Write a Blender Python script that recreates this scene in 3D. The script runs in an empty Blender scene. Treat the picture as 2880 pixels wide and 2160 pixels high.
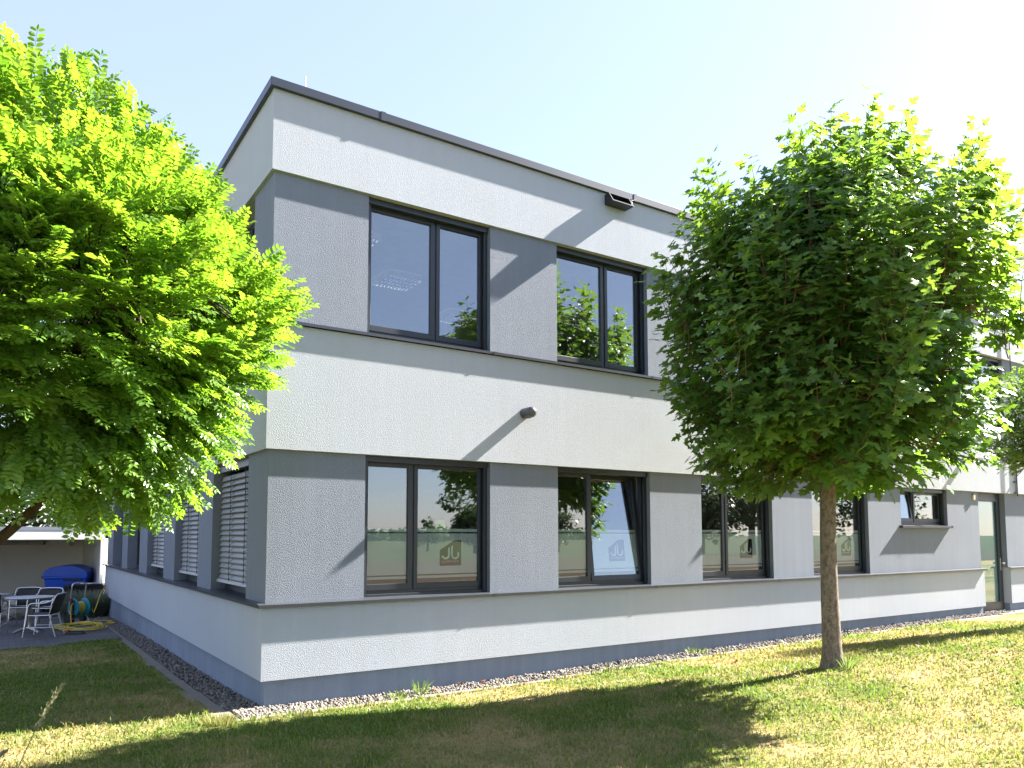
import bpy, bmesh, math, random
import numpy as np
from mathutils import Vector, Matrix, Euler
random.seed(11); RNG = np.random.default_rng(7)
sc = bpy.context.scene; COL = sc.collection
R = math.radians

# ------------------------------------------------------------------ camera, sky, sun, exposure
CAM = (-2.4186, -8.5644, 1.85)
YAW, PITCH, ROLL, FPX = 0.5864, 0.0758, -0.0014, 2163.42
cd = bpy.data.cameras.new('camera'); cam = bpy.data.objects.new('camera', cd); COL.objects.link(cam)
cd.sensor_width = 36; cd.lens = 36 * FPX / 2880; cd.shift_y = 0.0911; cd.clip_start = 0.05; cd.clip_end = 6000
fw = Vector((math.sin(YAW)*math.cos(PITCH), math.cos(YAW)*math.cos(PITCH), math.sin(PITCH)))
rt = Vector((math.cos(YAW), -math.sin(YAW), 0)); up = rt.cross(fw)
rt, up = rt*math.cos(ROLL)+up*math.sin(ROLL), -rt*math.sin(ROLL)+up*math.cos(ROLL)
cam.matrix_world = Matrix(((rt.x, up.x, -fw.x, CAM[0]), (rt.y, up.y, -fw.y, CAM[1]), (rt.z, up.z, -fw.z, CAM[2]), (0, 0, 0, 1)))
sc.camera = cam

SUN = Vector((1.0, -0.105, 0.78)).normalized()          # towards the sun
SUN_EL = math.asin(SUN.z); SUN_AZ = math.atan2(SUN.x, SUN.y)
w = bpy.data.worlds.new('World'); sc.world = w; w.use_nodes = True
nt = w.node_tree; bg = nt.nodes['Background']
sky = nt.nodes.new('ShaderNodeTexSky'); sky.sky_type = 'NISHITA'; sky.sun_disc = False
sky.sun_elevation = SUN_EL; sky.sun_rotation = SUN_AZ; sky.altitude = 100; sky.air_density = 1.0; sky.dust_density = 0.5; sky.ozone_density = 1.2
hz = nt.nodes.new('ShaderNodeMix'); hz.data_type = 'RGBA'; hz.inputs[0].default_value = 0.56; hz.inputs[7].default_value = (1.62, 1.86, 2.7, 1)   # even, thin summer haze over the clear sky
wb = nt.nodes.new('ShaderNodeMix'); wb.data_type = 'RGBA'; wb.blend_type = 'MULTIPLY'; wb.inputs[0].default_value = 1; wb.inputs[7].default_value = (1.0, 0.945, 1.03, 1)
nt.links.new(sky.outputs[0], wb.inputs[6]); nt.links.new(wb.outputs[2], hz.inputs[6]); nt.links.new(hz.outputs[2], bg.inputs[0]); bg.inputs[1].default_value = 0.067
sl = bpy.data.lights.new('sun', 'SUN'); sl.energy = 5.0; sl.angle = R(0.53); sl.color = (1, 0.95, 0.88)
so = bpy.data.objects.new('sun', sl); COL.objects.link(so); so.rotation_euler = SUN.to_track_quat('Z', 'Y').to_euler()
sc.view_settings.view_transform = 'Standard'; sc.view_settings.look = 'None'; sc.view_settings.gamma = 1
sc.view_settings.use_curve_mapping = False; sc.view_settings.exposure = 2.8
sc.render.engine = 'CYCLES'
sc.cycles.max_bounces = 8; sc.cycles.transparent_max_bounces = 12; sc.cycles.diffuse_bounces = 4; sc.cycles.glossy_bounces = 4
sc.cycles.caustics_reflective = False; sc.cycles.caustics_refractive = False
sc.cycles.use_denoising = True; sc.cycles.sample_clamp_indirect = 8

# ------------------------------------------------------------------ materials
MATS = {}
def new_mat(name):
    m = bpy.data.materials.new(name); m.use_nodes = True; MATS[name] = m
    return m, m.node_tree, m.node_tree.nodes['Principled BSDF']
def N(nt, t, **kw):
    n = nt.nodes.new(t)
    for k, v in kw.items():
        if k.startswith('i_'): n.inputs[int(k[2:])].default_value = v
        else: setattr(n, k, v)
    return n
def plain(name, col, rough=0.6, metal=0.0, var=0.12, scale=9.0, bump=0.0, bscale=150.0, spec=0.5):
    m, nt, p = new_mat(name); L = nt.links.new
    tc = N(nt, 'ShaderNodeTexCoord'); no = N(nt, 'ShaderNodeTexNoise'); no.inputs['Scale'].default_value = scale; no.inputs['Detail'].default_value = 6
    L(tc.outputs['Object'], no.inputs['Vector'])
    mx = N(nt, 'ShaderNodeMix', data_type='RGBA'); L(no.outputs[0], mx.inputs[0])
    mx.inputs[6].default_value = (*[c*(1-var) for c in col], 1); mx.inputs[7].default_value = (*[min(1, c*(1+var)) for c in col], 1)
    L(mx.outputs[2], p.inputs['Base Color'])
    p.inputs['Roughness'].default_value = rough; p.inputs['Metallic'].default_value = metal; p.inputs['Specular IOR Level'].default_value = spec
    if bump:
        n2 = N(nt, 'ShaderNodeTexNoise'); n2.inputs['Scale'].default_value = bscale; n2.inputs['Detail'].default_value = 3
        L(tc.outputs['Object'], n2.inputs['Vector'])
        b = N(nt, 'ShaderNodeBump'); b.inputs['Strength'].default_value = 1; b.inputs['Distance'].default_value = bump
        L(n2.outputs[0], b.inputs['Height']); L(b.outputs[0], p.inputs['Normal'])
    return m
def stucco(name, col, dist, stain=0.10, tint=(1, .98, .93)):
    m, nt, p = new_mat(name); L = nt.links.new
    tc = N(nt, 'ShaderNodeTexCoord')
    g = N(nt, 'ShaderNodeTexNoise'); g.inputs['Scale'].default_value = 98; g.inputs['Detail'].default_value = 3; g.inputs['Roughness'].default_value = 0.5
    L(tc.outputs['Object'], g.inputs['Vector'])
    v = N(nt, 'ShaderNodeTexVoronoi', feature='SMOOTH_F1'); v.inputs['Scale'].default_value = 150; v.inputs['Randomness'].default_value = 1
    L(tc.outputs['Object'], v.inputs['Vector'])
    ad = N(nt, 'ShaderNodeMath', operation='MULTIPLY_ADD'); L(v.outputs['Distance'], ad.inputs[0]); ad.inputs[1].default_value = -0.4; L(g.outputs[0], ad.inputs[2])
    b = N(nt, 'ShaderNodeBump'); b.inputs['Strength'].default_value = 1.0; b.inputs['Distance'].default_value = dist
    L(ad.outputs[0], b.inputs['Height']); L(b.outputs[0], p.inputs['Normal'])
    # weathering: broad cloudy tint plus faint vertical run-off streaks
    big = N(nt, 'ShaderNodeTexNoise'); big.inputs['Scale'].default_value = 0.9; big.inputs['Detail'].default_value = 5
    L(tc.outputs['Object'], big.inputs['Vector'])
    mp = N(nt, 'ShaderNodeMapping'); mp.inputs['Scale'].default_value = (7, 7, 0.45); L(tc.outputs['Object'], mp.inputs['Vector'])
    st = N(nt, 'ShaderNodeTexNoise'); st.inputs['Scale'].default_value = 1.3; st.inputs['Detail'].default_value = 6; L(mp.outputs[0], st.inputs['Vector'])
    mu = N(nt, 'ShaderNodeMath', operation='MULTIPLY'); L(big.outputs[0], mu.inputs[0]); L(st.outputs[0], mu.inputs[1])
    rp = N(nt, 'ShaderNodeMapRange'); rp.inputs[1].default_value = 0.14; rp.inputs[2].default_value = 0.42; L(mu.outputs[0], rp.inputs[0])
    mx = N(nt, 'ShaderNodeMix', data_type='RGBA'); L(rp.outputs[0], mx.inputs[0])
    mx.inputs[6].default_value = (*[c*(1-stain)*t for c, t in zip(col, tint)], 1); mx.inputs[7].default_value = (*col, 1)
    gr = N(nt, 'ShaderNodeMapRange'); gr.inputs[1].default_value = .3; gr.inputs[2].default_value = .7; gr.inputs[3].default_value = .93; gr.inputs[4].default_value = 1.05; L(g.outputs[0], gr.inputs[0])
    m2 = N(nt, 'ShaderNodeMix', data_type='RGBA', blend_type='MULTIPLY'); m2.inputs[0].default_value = 1; L(mx.outputs[2], m2.inputs[6]); L(gr.outputs[0], m2.inputs[7])
    L(m2.outputs[2], p.inputs['Base Color']); p.inputs['Roughness'].default_value = 0.92; p.inputs['Specular IOR Level'].default_value = 0.2
    return m
stucco('stucco_white', (0.435, 0.46, 0.495), 0.0046, .04, (1, .985, .96))
stucco('stucco_grey', (0.220, 0.242, 0.282), 0.0085, 0.10, (1, 1, 1))
stucco('stucco_plinth', (0.25, 0.29, 0.345), 0.003, 0.2, (1, 1, 1))
plain('anthracite', (0.022, 0.027, 0.033), 0.38, 0, 0.1, 20)
plain('sill_metal', (0.045, 0.05, 0.058), 0.34, 0.15, 0.18, 6)
plain('coping_metal', (0.034, 0.042, 0.056), 0.36, 0.1, 0.15, 2.5)
plain('slat_metal', (0.29, 0.29, 0.275), 0.45, 0.0, 0.06, 3)
plain('cord', (0.02, 0.02, 0.022), 0.7)
plain('steel', (0.62, 0.62, 0.6), 0.3, 1.0, 0.08, 6)
plain('lamp_grey', (0.10, 0.104, 0.11), 0.33, 0.3, 0.1, 30)
plain('lamp_black', (0.02, 0.022, 0.026), 0.4, 0, 0.1, 30)
plain('cream_plastic', (0.62, 0.52, 0.33), 0.4)
plain('room_wall', (0.42, 0.41, 0.38), 0.85)
plain('room_floor', (0.10, 0.09, 0.08), 0.5)
plain('room_ceiling', (0.55, 0.55, 0.53), 0.85)
plain('light_metal', (0.26, 0.28, 0.31), .5)
plain('garage_render', (0.80, 0.785, 0.75), 0.9, 0, 0.06, 2, 0.004, 90)
plain('concrete', (0.17, 0.145, 0.115), 0.9, 0, 0.3, 5, 0.004, 60)
plain('plastic_blue', (0.010, 0.09, 0.58), 0.38, 0, 0.12, 3)
plain('plastic_navy', (0.012, 0.03, 0.08), 0.5, 0, 0.15, 3)
plain('plastic_black', (0.016, 0.016, 0.018), 0.45, 0, 0.2, 12)
plain('plastic_teal', (0.0, 0.21, 0.27), 0.35, 0, 0.1, 9)
plain('plastic_red', (0.45, 0.03, 0.012), 0.4)
plain('hose_yellow', (0.55, 0.42, 0.03), 0.45, 0, 0.12, 15)
plain('weave_black', (0.022, 0.018, 0.016), 0.7, 0, 0.4, 120, 0.003, 300)
plain('table_top', (0.36, 0.37, 0.38), 0.35, 0.6, 0.1, 10)
plain('paper_grey', (0.5, 0.5, 0.48), 0.8)
plain('dried_leaf', (0.30, 0.085, 0.02), 0.8, 0, .3, 20)

def two_tone(name, a, b, scale, rough=.9, bump=0.0, bscale=40, stretch=(1, 1, 1), lo=.35, hi=.65):
    m, nt, p = new_mat(name); L = nt.links.new
    tc = N(nt, 'ShaderNodeTexCoord'); mp = N(nt, 'ShaderNodeMapping'); mp.inputs['Scale'].default_value = stretch; L(tc.outputs['Object'], mp.inputs['Vector'])
    no = N(nt, 'ShaderNodeTexNoise'); no.inputs['Scale'].default_value = scale; no.inputs['Detail'].default_value = 8; no.inputs['Roughness'].default_value = .65; L(mp.outputs[0], no.inputs['Vector'])
    r = N(nt, 'ShaderNodeMapRange'); r.inputs[1].default_value = lo; r.inputs[2].default_value = hi; L(no.outputs[0], r.inputs[0])
    mx = N(nt, 'ShaderNodeMix', data_type='RGBA'); L(r.outputs[0], mx.inputs[0]); mx.inputs[6].default_value = (*a, 1); mx.inputs[7].default_value = (*b, 1)
    L(mx.outputs[2], p.inputs['Base Color']); p.inputs['Roughness'].default_value = rough; p.inputs['Specular IOR Level'].default_value = .25
    if bump:
        n2 = N(nt, 'ShaderNodeTexNoise'); n2.inputs['Scale'].default_value = bscale; n2.inputs['Detail'].default_value = 6; L(mp.outputs[0], n2.inputs['Vector'])
        bb = N(nt, 'ShaderNodeBump'); bb.inputs['Distance'].default_value = bump; bb.inputs['Strength'].default_value = 1; L(n2.outputs[0], bb.inputs['Height']); L(bb.outputs[0], p.inputs['Normal'])
    return m
two_tone('bark_maple', (0.10, 0.078, 0.055), (0.24, 0.19, 0.14), 26, .95, .010, 45, (1, 1, .5))
def specks():
    nt = MATS['bark_maple'].node_tree; p = nt.nodes['Principled BSDF']; L = nt.links.new; src = p.inputs['Base Color'].links[0].from_socket
    tc = N(nt, 'ShaderNodeTexCoord'); v = N(nt, 'ShaderNodeTexVoronoi'); v.inputs['Scale'].default_value = 34; mp = N(nt, 'ShaderNodeMapping'); mp.inputs['Scale'].default_value = (1, 1, 1.8); L(tc.outputs['Object'], mp.inputs[0]); L(mp.outputs[0], v.inputs['Vector'])
    r = N(nt, 'ShaderNodeMapRange'); r.inputs[1].default_value = .20; r.inputs[2].default_value = .12; L(v.outputs['Distance'], r.inputs[0])
    mx = N(nt, 'ShaderNodeMix', data_type='RGBA'); L(r.outputs[0], mx.inputs[0]); L(src, mx.inputs[6]); mx.inputs[7].default_value = (.42, .38, .28, 1); L(mx.outputs[2], p.inputs['Base Color'])
specks()
two_tone('bark_dark', (0.035, 0.026, 0.018), (0.10, 0.075, 0.05), 9, .95, .03, 16, (1, 1, .3))
two_tone('twig', (0.12, 0.07, 0.045), (0.20, 0.13, 0.08), 20, .8)
two_tone('boulder', (0.10, 0.09, 0.075), (0.42, 0.38, 0.31), 3.2, .95, .05, 7, (1, .5, 2.2))
two_tone('gravel_base', (0.10, 0.09, 0.085), (0.22, 0.20, 0.19), 60, .95, .02, 60)
two_tone('field_far', (0.10, 0.10, 0.028), (0.15, 0.12, 0.05), .06, 1)
def brickpave():
    m, nt, p = new_mat('paving'); L = nt.links.new
    tc = N(nt, 'ShaderNodeTexCoord'); br = N(nt, 'ShaderNodeTexBrick'); br.inputs['Scale'].default_value = 1
    br.inputs['Color1'].default_value = (.062, .06, .062, 1); br.inputs['Color2'].default_value = (.10, .096, .095, 1); br.inputs['Mortar'].default_value = (.03, .03, .03, 1)
    br.inputs['Mortar Size'].default_value = .006; br.inputs['Brick Width'].default_value = .2; br.inputs['Row Height'].default_value = .1
    L(tc.outputs['Object'], br.inputs['Vector'])
    no = N(nt, 'ShaderNodeTexNoise'); no.inputs['Scale'].default_value = 1.5; no.inputs['Detail'].default_value = 8; L(tc.outputs['Object'], no.inputs['Vector'])
    mx = N(nt, 'ShaderNodeMix', data_type='RGBA', blend_type='MULTIPLY'); mx.inputs[0].default_value = .8; L(br.outputs[0], mx.inputs[6])
    r = N(nt, 'ShaderNodeMapRange'); r.inputs[3].default_value = .6; r.inputs[4].default_value = 1.4; L(no.outputs[0], r.inputs[0]); L(r.outputs[0], mx.inputs[7])
    L(mx.outputs[2], p.inputs['Base Color']); p.inputs['Roughness'].default_value = .85
    b = N(nt, 'ShaderNodeBump'); b.inputs['Distance'].default_value = .01; L(br.outputs['Fac'], b.inputs['Height']); b.invert = True; L(b.outputs[0], p.inputs['Normal'])
brickpave()
def glassmat(name, tint, ior):
    m = bpy.data.materials.new(name); m.use_nodes = True; MATS[name] = m; nt = m.node_tree; L = nt.links.new
    nt.nodes.remove(nt.nodes['Principled BSDF']); out = nt.nodes['Material Output']
    tr = N(nt, 'ShaderNodeBsdfTransparent'); tr.inputs[0].default_value = (*tint, 1)
    gl = N(nt, 'ShaderNodeBsdfGlossy'); gl.inputs['Roughness'].default_value = 0.0; gl.inputs[0].default_value = (.93, .97, 1, 1)
    tc = N(nt, 'ShaderNodeTexCoord'); no = N(nt, 'ShaderNodeTexNoise'); no.inputs['Scale'].default_value = 1.6; no.inputs['Detail'].default_value = 1; L(tc.outputs['Object'], no.inputs['Vector'])
    b = N(nt, 'ShaderNodeBump'); b.inputs['Distance'].default_value = .00025; L(no.outputs[0], b.inputs['Height']); L(b.outputs[0], gl.inputs['Normal'])
    lw = N(nt, 'ShaderNodeLayerWeight'); lw.inputs[0].default_value = .5; pw = N(nt, 'ShaderNodeMath', operation='POWER'); pw.inputs[1].default_value = 4; L(lw.outputs['Facing'], pw.inputs[0])
    fr = N(nt, 'ShaderNodeMapRange'); fr.inputs[3].default_value = ior; fr.inputs[4].default_value = 1; L(pw.outputs[0], fr.inputs[0])
    mx = N(nt, 'ShaderNodeMixShader'); L(fr.outputs[0], mx.inputs[0]); L(tr.outputs[0], mx.inputs[1]); L(gl.outputs[0], mx.inputs[2]); L(mx.outputs[0], out.inputs[0])
glassmat('glass', (.88, .92, .90), .15)
glassmat('glass_frosted_door', (.9, .96, .95), .07)
def filmmat(name, col, transp):
    m = bpy.data.materials.new(name); m.use_nodes = True; MATS[name] = m; nt = m.node_tree; L = nt.links.new
    nt.nodes.remove(nt.nodes['Principled BSDF']); out = nt.nodes['Material Output']
    d = N(nt, 'ShaderNodeBsdfDiffuse'); d.inputs[0].default_value = (*col, 1)
    t = N(nt, 'ShaderNodeBsdfTranslucent'); t.inputs[0].default_value = (*col, 1)
    tr = N(nt, 'ShaderNodeBsdfTransparent')
    a = N(nt, 'ShaderNodeMixShader'); a.inputs[0].default_value = .3; L(d.outputs[0], a.inputs[1]); L(t.outputs[0], a.inputs[2])
    b = N(nt, 'ShaderNodeMixShader'); b.inputs[0].default_value = transp; L(a.outputs[0], b.inputs[1]); L(tr.outputs[0], b.inputs[2]); L(b.outputs[0], out.inputs[0])
filmmat('film', (.84, .87, .87), .02)
filmmat('film_door', (.30, .46, .48), .12)
def emis(name, col, s):
    m, nt, p = new_mat(name); p.inputs['Emission Color'].default_value = (*col, 1); p.inputs['Emission Strength'].default_value = s; p.inputs['Base Color'].default_value = (*col, 1)
emis('tube_light', (1, .97, .92), 1.8)
def leafmat(name, refl, trans, refl2, trans2, mixf, gloss=.35, rough=.42):
    m = bpy.data.materials.new(name); m.use_nodes = True; MATS[name] = m; nt = m.node_tree; L = nt.links.new
    p = nt.nodes['Principled BSDF']; out = nt.nodes['Material Output']
    at = N(nt, 'ShaderNodeAttribute', attribute_name='rnd')
    c1 = N(nt, 'ShaderNodeMix', data_type='RGBA'); c1.inputs[6].default_value = (*refl, 1); c1.inputs[7].default_value = (*refl2, 1); L(at.outputs['Fac'], c1.inputs[0])
    c2 = N(nt, 'ShaderNodeMix', data_type='RGBA'); c2.inputs[6].default_value = (*trans, 1); c2.inputs[7].default_value = (*trans2, 1); L(at.outputs['Fac'], c2.inputs[0])
    L(c1.outputs[2], p.inputs['Base Color']); p.inputs['Roughness'].default_value = rough; p.inputs['Specular IOR Level'].default_value = gloss
    t = N(nt, 'ShaderNodeBsdfTranslucent'); L(c2.outputs[2], t.inputs[0])
    mx = N(nt, 'ShaderNodeMixShader'); mx.inputs[0].default_value = mixf; L(p.outputs[0], mx.inputs[1]); L(t.outputs[0], mx.inputs[2]); L(mx.outputs[0], out.inputs[0])
leafmat('leaf_robinia', (.105, .225, .03), (.19, .40, .02), (.165, .28, .045), (.32, .48, .03), .5, .6, .34)
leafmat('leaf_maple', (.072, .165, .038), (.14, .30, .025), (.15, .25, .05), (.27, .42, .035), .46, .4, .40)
leafmat('leaf_dark', (.018, .045, .014), (.04, .08, .01), (.04, .07, .02), (.08, .12, .02), .3, .08, .6)
leafmat('leaf_evergreen_shaded', (.008, .02, .008), (.012, .025, .006), (.016, .03, .01), (.02, .035, .008), .25, .05, .7)  # darker copy of leaf_dark, the shade on these trees put into the colour
leafmat('leaf_olive', (.05, .075, .03), (.08, .12, .03), (.09, .11, .05), (.14, .16, .05), .3)
#leafmat('needle', (.016, .036, .012), (.03, .06, .01), (.05, .075, .02), (.09, .12, .02), .25, .3, .5)
leafmat('lavender', (.13, .17, .09), (.12, .17, .07), (.24, .27, .19), (.18, .2, .13), .3)
leafmat('grass_blade', (.10, .165, .024), (.19, .30, .03), (.40, .30, .13), (.39, .29, .12), .38, .25, .5)
leafmat('stalk', (.20, .20, .09), (.22, .22, .08), (.33, .31, .17), (.3, .3, .14), .4)
leafmat('weed', (.09, .15, .04), (.18, .27, .05), (.12, .17, .05), (.2, .27, .06), .4)
def lawn_mat():
    m, nt, p = new_mat('lawn_soil'); L = nt.links.new
    tc = N(nt, 'ShaderNodeTexCoord'); at = N(nt, 'ShaderNodeAttribute', attribute_name='rnd')
    n = N(nt, 'ShaderNodeTexNoise'); n.inputs['Scale'].default_value = 26; n.inputs['Detail'].default_value = 8; n.inputs['Roughness'].default_value = .7; L(tc.outputs['Object'], n.inputs['Vector'])
    ad = N(nt, 'ShaderNodeMath', operation='ADD'); L(at.outputs['Fac'], ad.inputs[0]); L(n.outputs[0], ad.inputs[1])
    r = N(nt, 'ShaderNodeMapRange'); r.inputs[1].default_value = .55; r.inputs[2].default_value = 1.25; L(ad.outputs[0], r.inputs[0])
    mx = N(nt, 'ShaderNodeMix', data_type='RGBA'); L(r.outputs[0], mx.inputs[0]); mx.inputs[6].default_value = (.08, .11, .022, 1); mx.inputs[7].default_value = (.34, .26, .12, 1)
    # beyond the garden: stubble and meadow of the open field
    sp = N(nt, 'ShaderNodeSeparateXYZ'); L(tc.outputs['Object'], sp.inputs[0])
    fr = N(nt, 'ShaderNodeMapRange'); fr.inputs[1].default_value = -13.5; fr.inputs[2].default_value = -14.5; L(sp.outputs[1], fr.inputs[0])
    n3 = N(nt, 'ShaderNodeTexNoise'); n3.inputs['Scale'].default_value = 6; n3.inputs['Detail'].default_value = 8; n3.inputs['Roughness'].default_value = .75; L(tc.outputs['Object'], n3.inputs['Vector'])
    m3 = N(nt, 'ShaderNodeMix', data_type='RGBA'); L(n3.outputs[0], m3.inputs[0]); m3.inputs[6].default_value = (.035, .020, .009, 1); m3.inputs[7].default_value = (.085, .060, .032, 1)
    f2 = N(nt, 'ShaderNodeMapRange'); f2.inputs[1].default_value = -33; f2.inputs[2].default_value = -36; L(sp.outputs[1], f2.inputs[0])
    m4 = N(nt, 'ShaderNodeMix', data_type='RGBA'); L(f2.outputs[0], m4.inputs[0]); L(m3.outputs[2], m4.inputs[6]); m4.inputs[7].default_value = (.045, .050, .016, 1)
    m5 = N(nt, 'ShaderNodeMix', data_type='RGBA'); L(fr.outputs[0], m5.inputs[0]); L(mx.outputs[2], m5.inputs[6]); L(m4.outputs[2], m5.inputs[7])
    L(m5.outputs[2], p.inputs['Base Color']); p.inputs['Roughness'].default_value = 1; p.inputs['Specular IOR Level'].default_value = .1
    b = N(nt, 'ShaderNodeBump'); b.inputs['Distance'].default_value = .03; L(n.outputs[0], b.inputs['Height']); L(b.outputs[0], p.inputs['Normal'])
lawn_mat()
def stone_mat():
    m, nt, p = new_mat('gravel_stone'); L = nt.links.new
    at = N(nt, 'ShaderNodeAttribute', attribute_name='rnd'); cr = N(nt, 'ShaderNodeValToRGB'); L(at.outputs['Fac'], cr.inputs[0])
    e = cr.color_ramp; e.elements[0].position = 0; e.elements[0].color = (.13, .122, .112, 1); e.elements[1].position = 1; e.elements[1].color = (.34, .305, .26, 1)
    x = e.elements.new(.45); x.color = (.22, .20, .18, 1); x = e.elements.new(.8); x.color = (.25, .20, .16, 1)
    tc = N(nt, 'ShaderNodeTexCoord'); n = N(nt, 'ShaderNodeTexNoise'); n.inputs['Scale'].default_value = 80; L(tc.outputs['Object'], n.inputs['Vector'])
    mx = N(nt, 'ShaderNodeMix', data_type='RGBA', blend_type='MULTIPLY'); mx.inputs[0].default_value = .5; L(cr.outputs[0], mx.inputs[6]); L(n.outputs[0], mx.inputs[7])
    L(mx.outputs[2], p.inputs['Base Color']); p.inputs['Roughness'].default_value = .9
stone_mat()

# ------------------------------------------------------------------ mesh helpers
def link(name, me, mat, parent=None):
    if mat: me.materials.append(MATS[mat])
    o = bpy.data.objects.new(name, me); COL.objects.link(o)
    if parent is not None: o.parent = parent
    return o
def tag(o, label=None, cat=None, group=None, kind=None):
    if label: o['label'] = label
    if cat: o['category'] = cat
    if group: o['group'] = group
    if kind: o['kind'] = kind
    return o
def empty(name, loc=(0, 0, 0), rz=0):
    o = bpy.data.objects.new(name, None); COL.objects.link(o); o.location = loc; o.rotation_euler = (0, 0, rz); o.empty_display_size = .2
    return o
class MB:
    def __init__(s): s.v = []; s.f = []; s.sm = []
    def add(s, V, F, smooth=False):
        b = len(s.v); s.v += [tuple(p) for p in V]; s.f += [tuple(i+b for i in f) for f in F]; s.sm += [smooth]*len(F); return s
    def box(s, x0, x1, y0, y1, z0, z1):
        V = [(x0,y0,z0),(x1,y0,z0),(x1,y1,z0),(x0,y1,z0),(x0,y0,z1),(x1,y0,z1),(x1,y1,z1),(x0,y1,z1)]
        return s.add(V, [(0,3,2,1),(4,5,6,7),(0,1,5,4),(1,2,6,5),(2,3,7,6),(3,0,4,7)])
    def prism(s, poly, axis, a, b):
        # poly in the two other axes (cyclic order), extruded along axis from a to b
        def pt(p, c):
            return {0: (c, p[0], p[1]), 1: (p[0], c, p[1]), 2: (p[0], p[1], c)}[axis]
        n = len(poly); V = [pt(p, a) for p in poly]+[pt(p, b) for p in poly]
        F = [tuple(range(n)), tuple(range(2*n-1, n-1, -1))]+[(i, i+n, (i+1) % n+n, (i+1) % n) for i in range(n)]
        return s.add(V, F)
    def tube(s, pts, rad, n=8, cap=True, smooth=True):
        pts = [Vector(p) for p in pts]; m = len(pts)
        if not hasattr(rad, '__len__'): rad = [rad]*m
        t0 = (pts[1]-pts[0]).normalized(); ref = Vector((0, 0, 1)) if abs(t0.z) < .9 else Vector((1, 0, 0)); u = t0.cross(ref).normalized()
        V = []
        for i, p in enumerate(pts):
            t = (pts[min(i+1, m-1)]-pts[max(i-1, 0)]).normalized(); u = (u-t*u.dot(t)).normalized(); w_ = t.cross(u)
            for k in range(n):
                a = 2*math.pi*k/n; V.append(p+(u*math.cos(a)+w_*math.sin(a))*rad[i])
        F = [(i*n+k, i*n+(k+1) % n, (i+1)*n+(k+1) % n, (i+1)*n+k) for i in range(m-1) for k in range(n)]
        s.add(V, F, smooth)
        if cap: s.add(V[:n], [tuple(range(n-1, -1, -1))]); s.add(V[-n:], [tuple(range(n))])
        return s
    def lathe(s, prof, c=(0, 0, 0), n=20, smooth=True):
        V = [(c[0]+r*math.cos(2*math.pi*k/n), c[1]+r*math.sin(2*math.pi*k/n), c[2]+z) for r, z in prof for k in range(n)]
        F = [(i*n+k, i*n+(k+1) % n, (i+1)*n+(k+1) % n, (i+1)*n+k) for i in range(len(prof)-1) for k in range(n)]
        return s.add(V, F, smooth)
    def mesh(s, name):
        me = bpy.data.meshes.new(name); me.from_pydata(s.v, [], s.f); me.polygons.foreach_set('use_smooth', s.sm)
        bm = bmesh.new(); bm.from_mesh(me); bmesh.ops.recalc_face_normals(bm, faces=bm.faces); bm.to_mesh(me); bm.free()
        me.update(); return me
    def build(s, name, mat, parent=None, bevel=0):
        o = link(name, s.mesh(name), mat, parent)
        if bevel:
            b = o.modifiers.new('bevel', 'BEVEL'); b.width = bevel; b.segments = 2; b.limit_method = 'ANGLE'
        return o
def curve(pts, k=6):
    # Catmull-Rom through the points
    P = [Vector(p) for p in pts]; P = [P[0]*2-P[1]]+P+[P[-1]*2-P[-2]]; out = []
    for i in range(1, len(P)-2):
        for j in range(k):
            t = j/k; a, b, c, d = P[i-1], P[i], P[i+1], P[i+2]
            out.append(.5*((2*b)+(c-a)*t+(2*a-5*b+4*c-d)*t*t+(3*b-a-3*c+d)*t**3))
    out.append(P[-2]); return out
def arr_mesh(name, V, F, rnd=None, smooth=False):
    """fast mesh from numpy arrays; F is (n,3) or (n,4)"""
    V = np.asarray(V, np.float32); F = np.asarray(F, np.int32); k = F.shape[1]
    me = bpy.data.meshes.new(name); me.vertices.add(len(V)); me.vertices.foreach_set('co', V.ravel())
    me.loops.add(F.size); me.loops.foreach_set('vertex_index', F.ravel())
    me.polygons.add(len(F)); me.polygons.foreach_set('loop_start', np.arange(0, F.size, k, dtype=np.int32))
    if smooth: me.polygons.foreach_set('use_smooth', np.ones(len(F), bool))
    me.update(calc_edges=True)
    if rnd is not None:
        a = me.attributes.new('rnd', 'FLOAT', 'POINT'); a.data.foreach_set('value', np.asarray(rnd, np.float32))
    return me
def scatter(protoV, protoF, Rm, T, S, rnd):
    """copies of a prototype: Rm (n,3,3), T (n,3), S (n,)"""
    n = len(T); k = len(protoV)
    V = np.einsum('nij,kj->nki', Rm, protoV)*S[:, None, None]+T[:, None, :]
    F = (protoF[None]+(np.arange(n)*k)[:, None, None]).reshape(-1, protoF.shape[1])
    return V.reshape(-1, 3), F, np.repeat(rnd, k)
def frames(Y, Zhint):
    """rotation matrices whose local y is Y and local z is near Zhint"""
    Y = Y/np.linalg.norm(Y, axis=1, keepdims=True); X = np.cross(Y, Zhint); X /= np.linalg.norm(X, axis=1, keepdims=True)+1e-9; Z = np.cross(X, Y)
    return np.stack([X, Y, Z], axis=2)
_vn = RNG.random((64, 64))
def vnoise(x, y):
    x = np.asarray(x, float); y = np.asarray(y, float); xi = np.floor(x).astype(int); yi = np.floor(y).astype(int); fx = x-xi; fy = y-yi
    fx = fx*fx*(3-2*fx); fy = fy*fy*(3-2*fy); g = lambda i, j: _vn[i % 64, j % 64]
    return (g(xi, yi)*(1-fx)+g(xi+1, yi)*fx)*(1-fy)+(g(xi, yi+1)*(1-fx)+g(xi+1, yi+1)*fx)*fy
def fbm(x, y): return .5*vnoise(x, y)+.28*vnoise(x*2.1+7, y*2.1+3)+.22*vnoise(x*4.7+1, y*4.7+9)
def sstep(t): t = np.clip(t, 0, 1); return t*t*(3-2*t)

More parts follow.
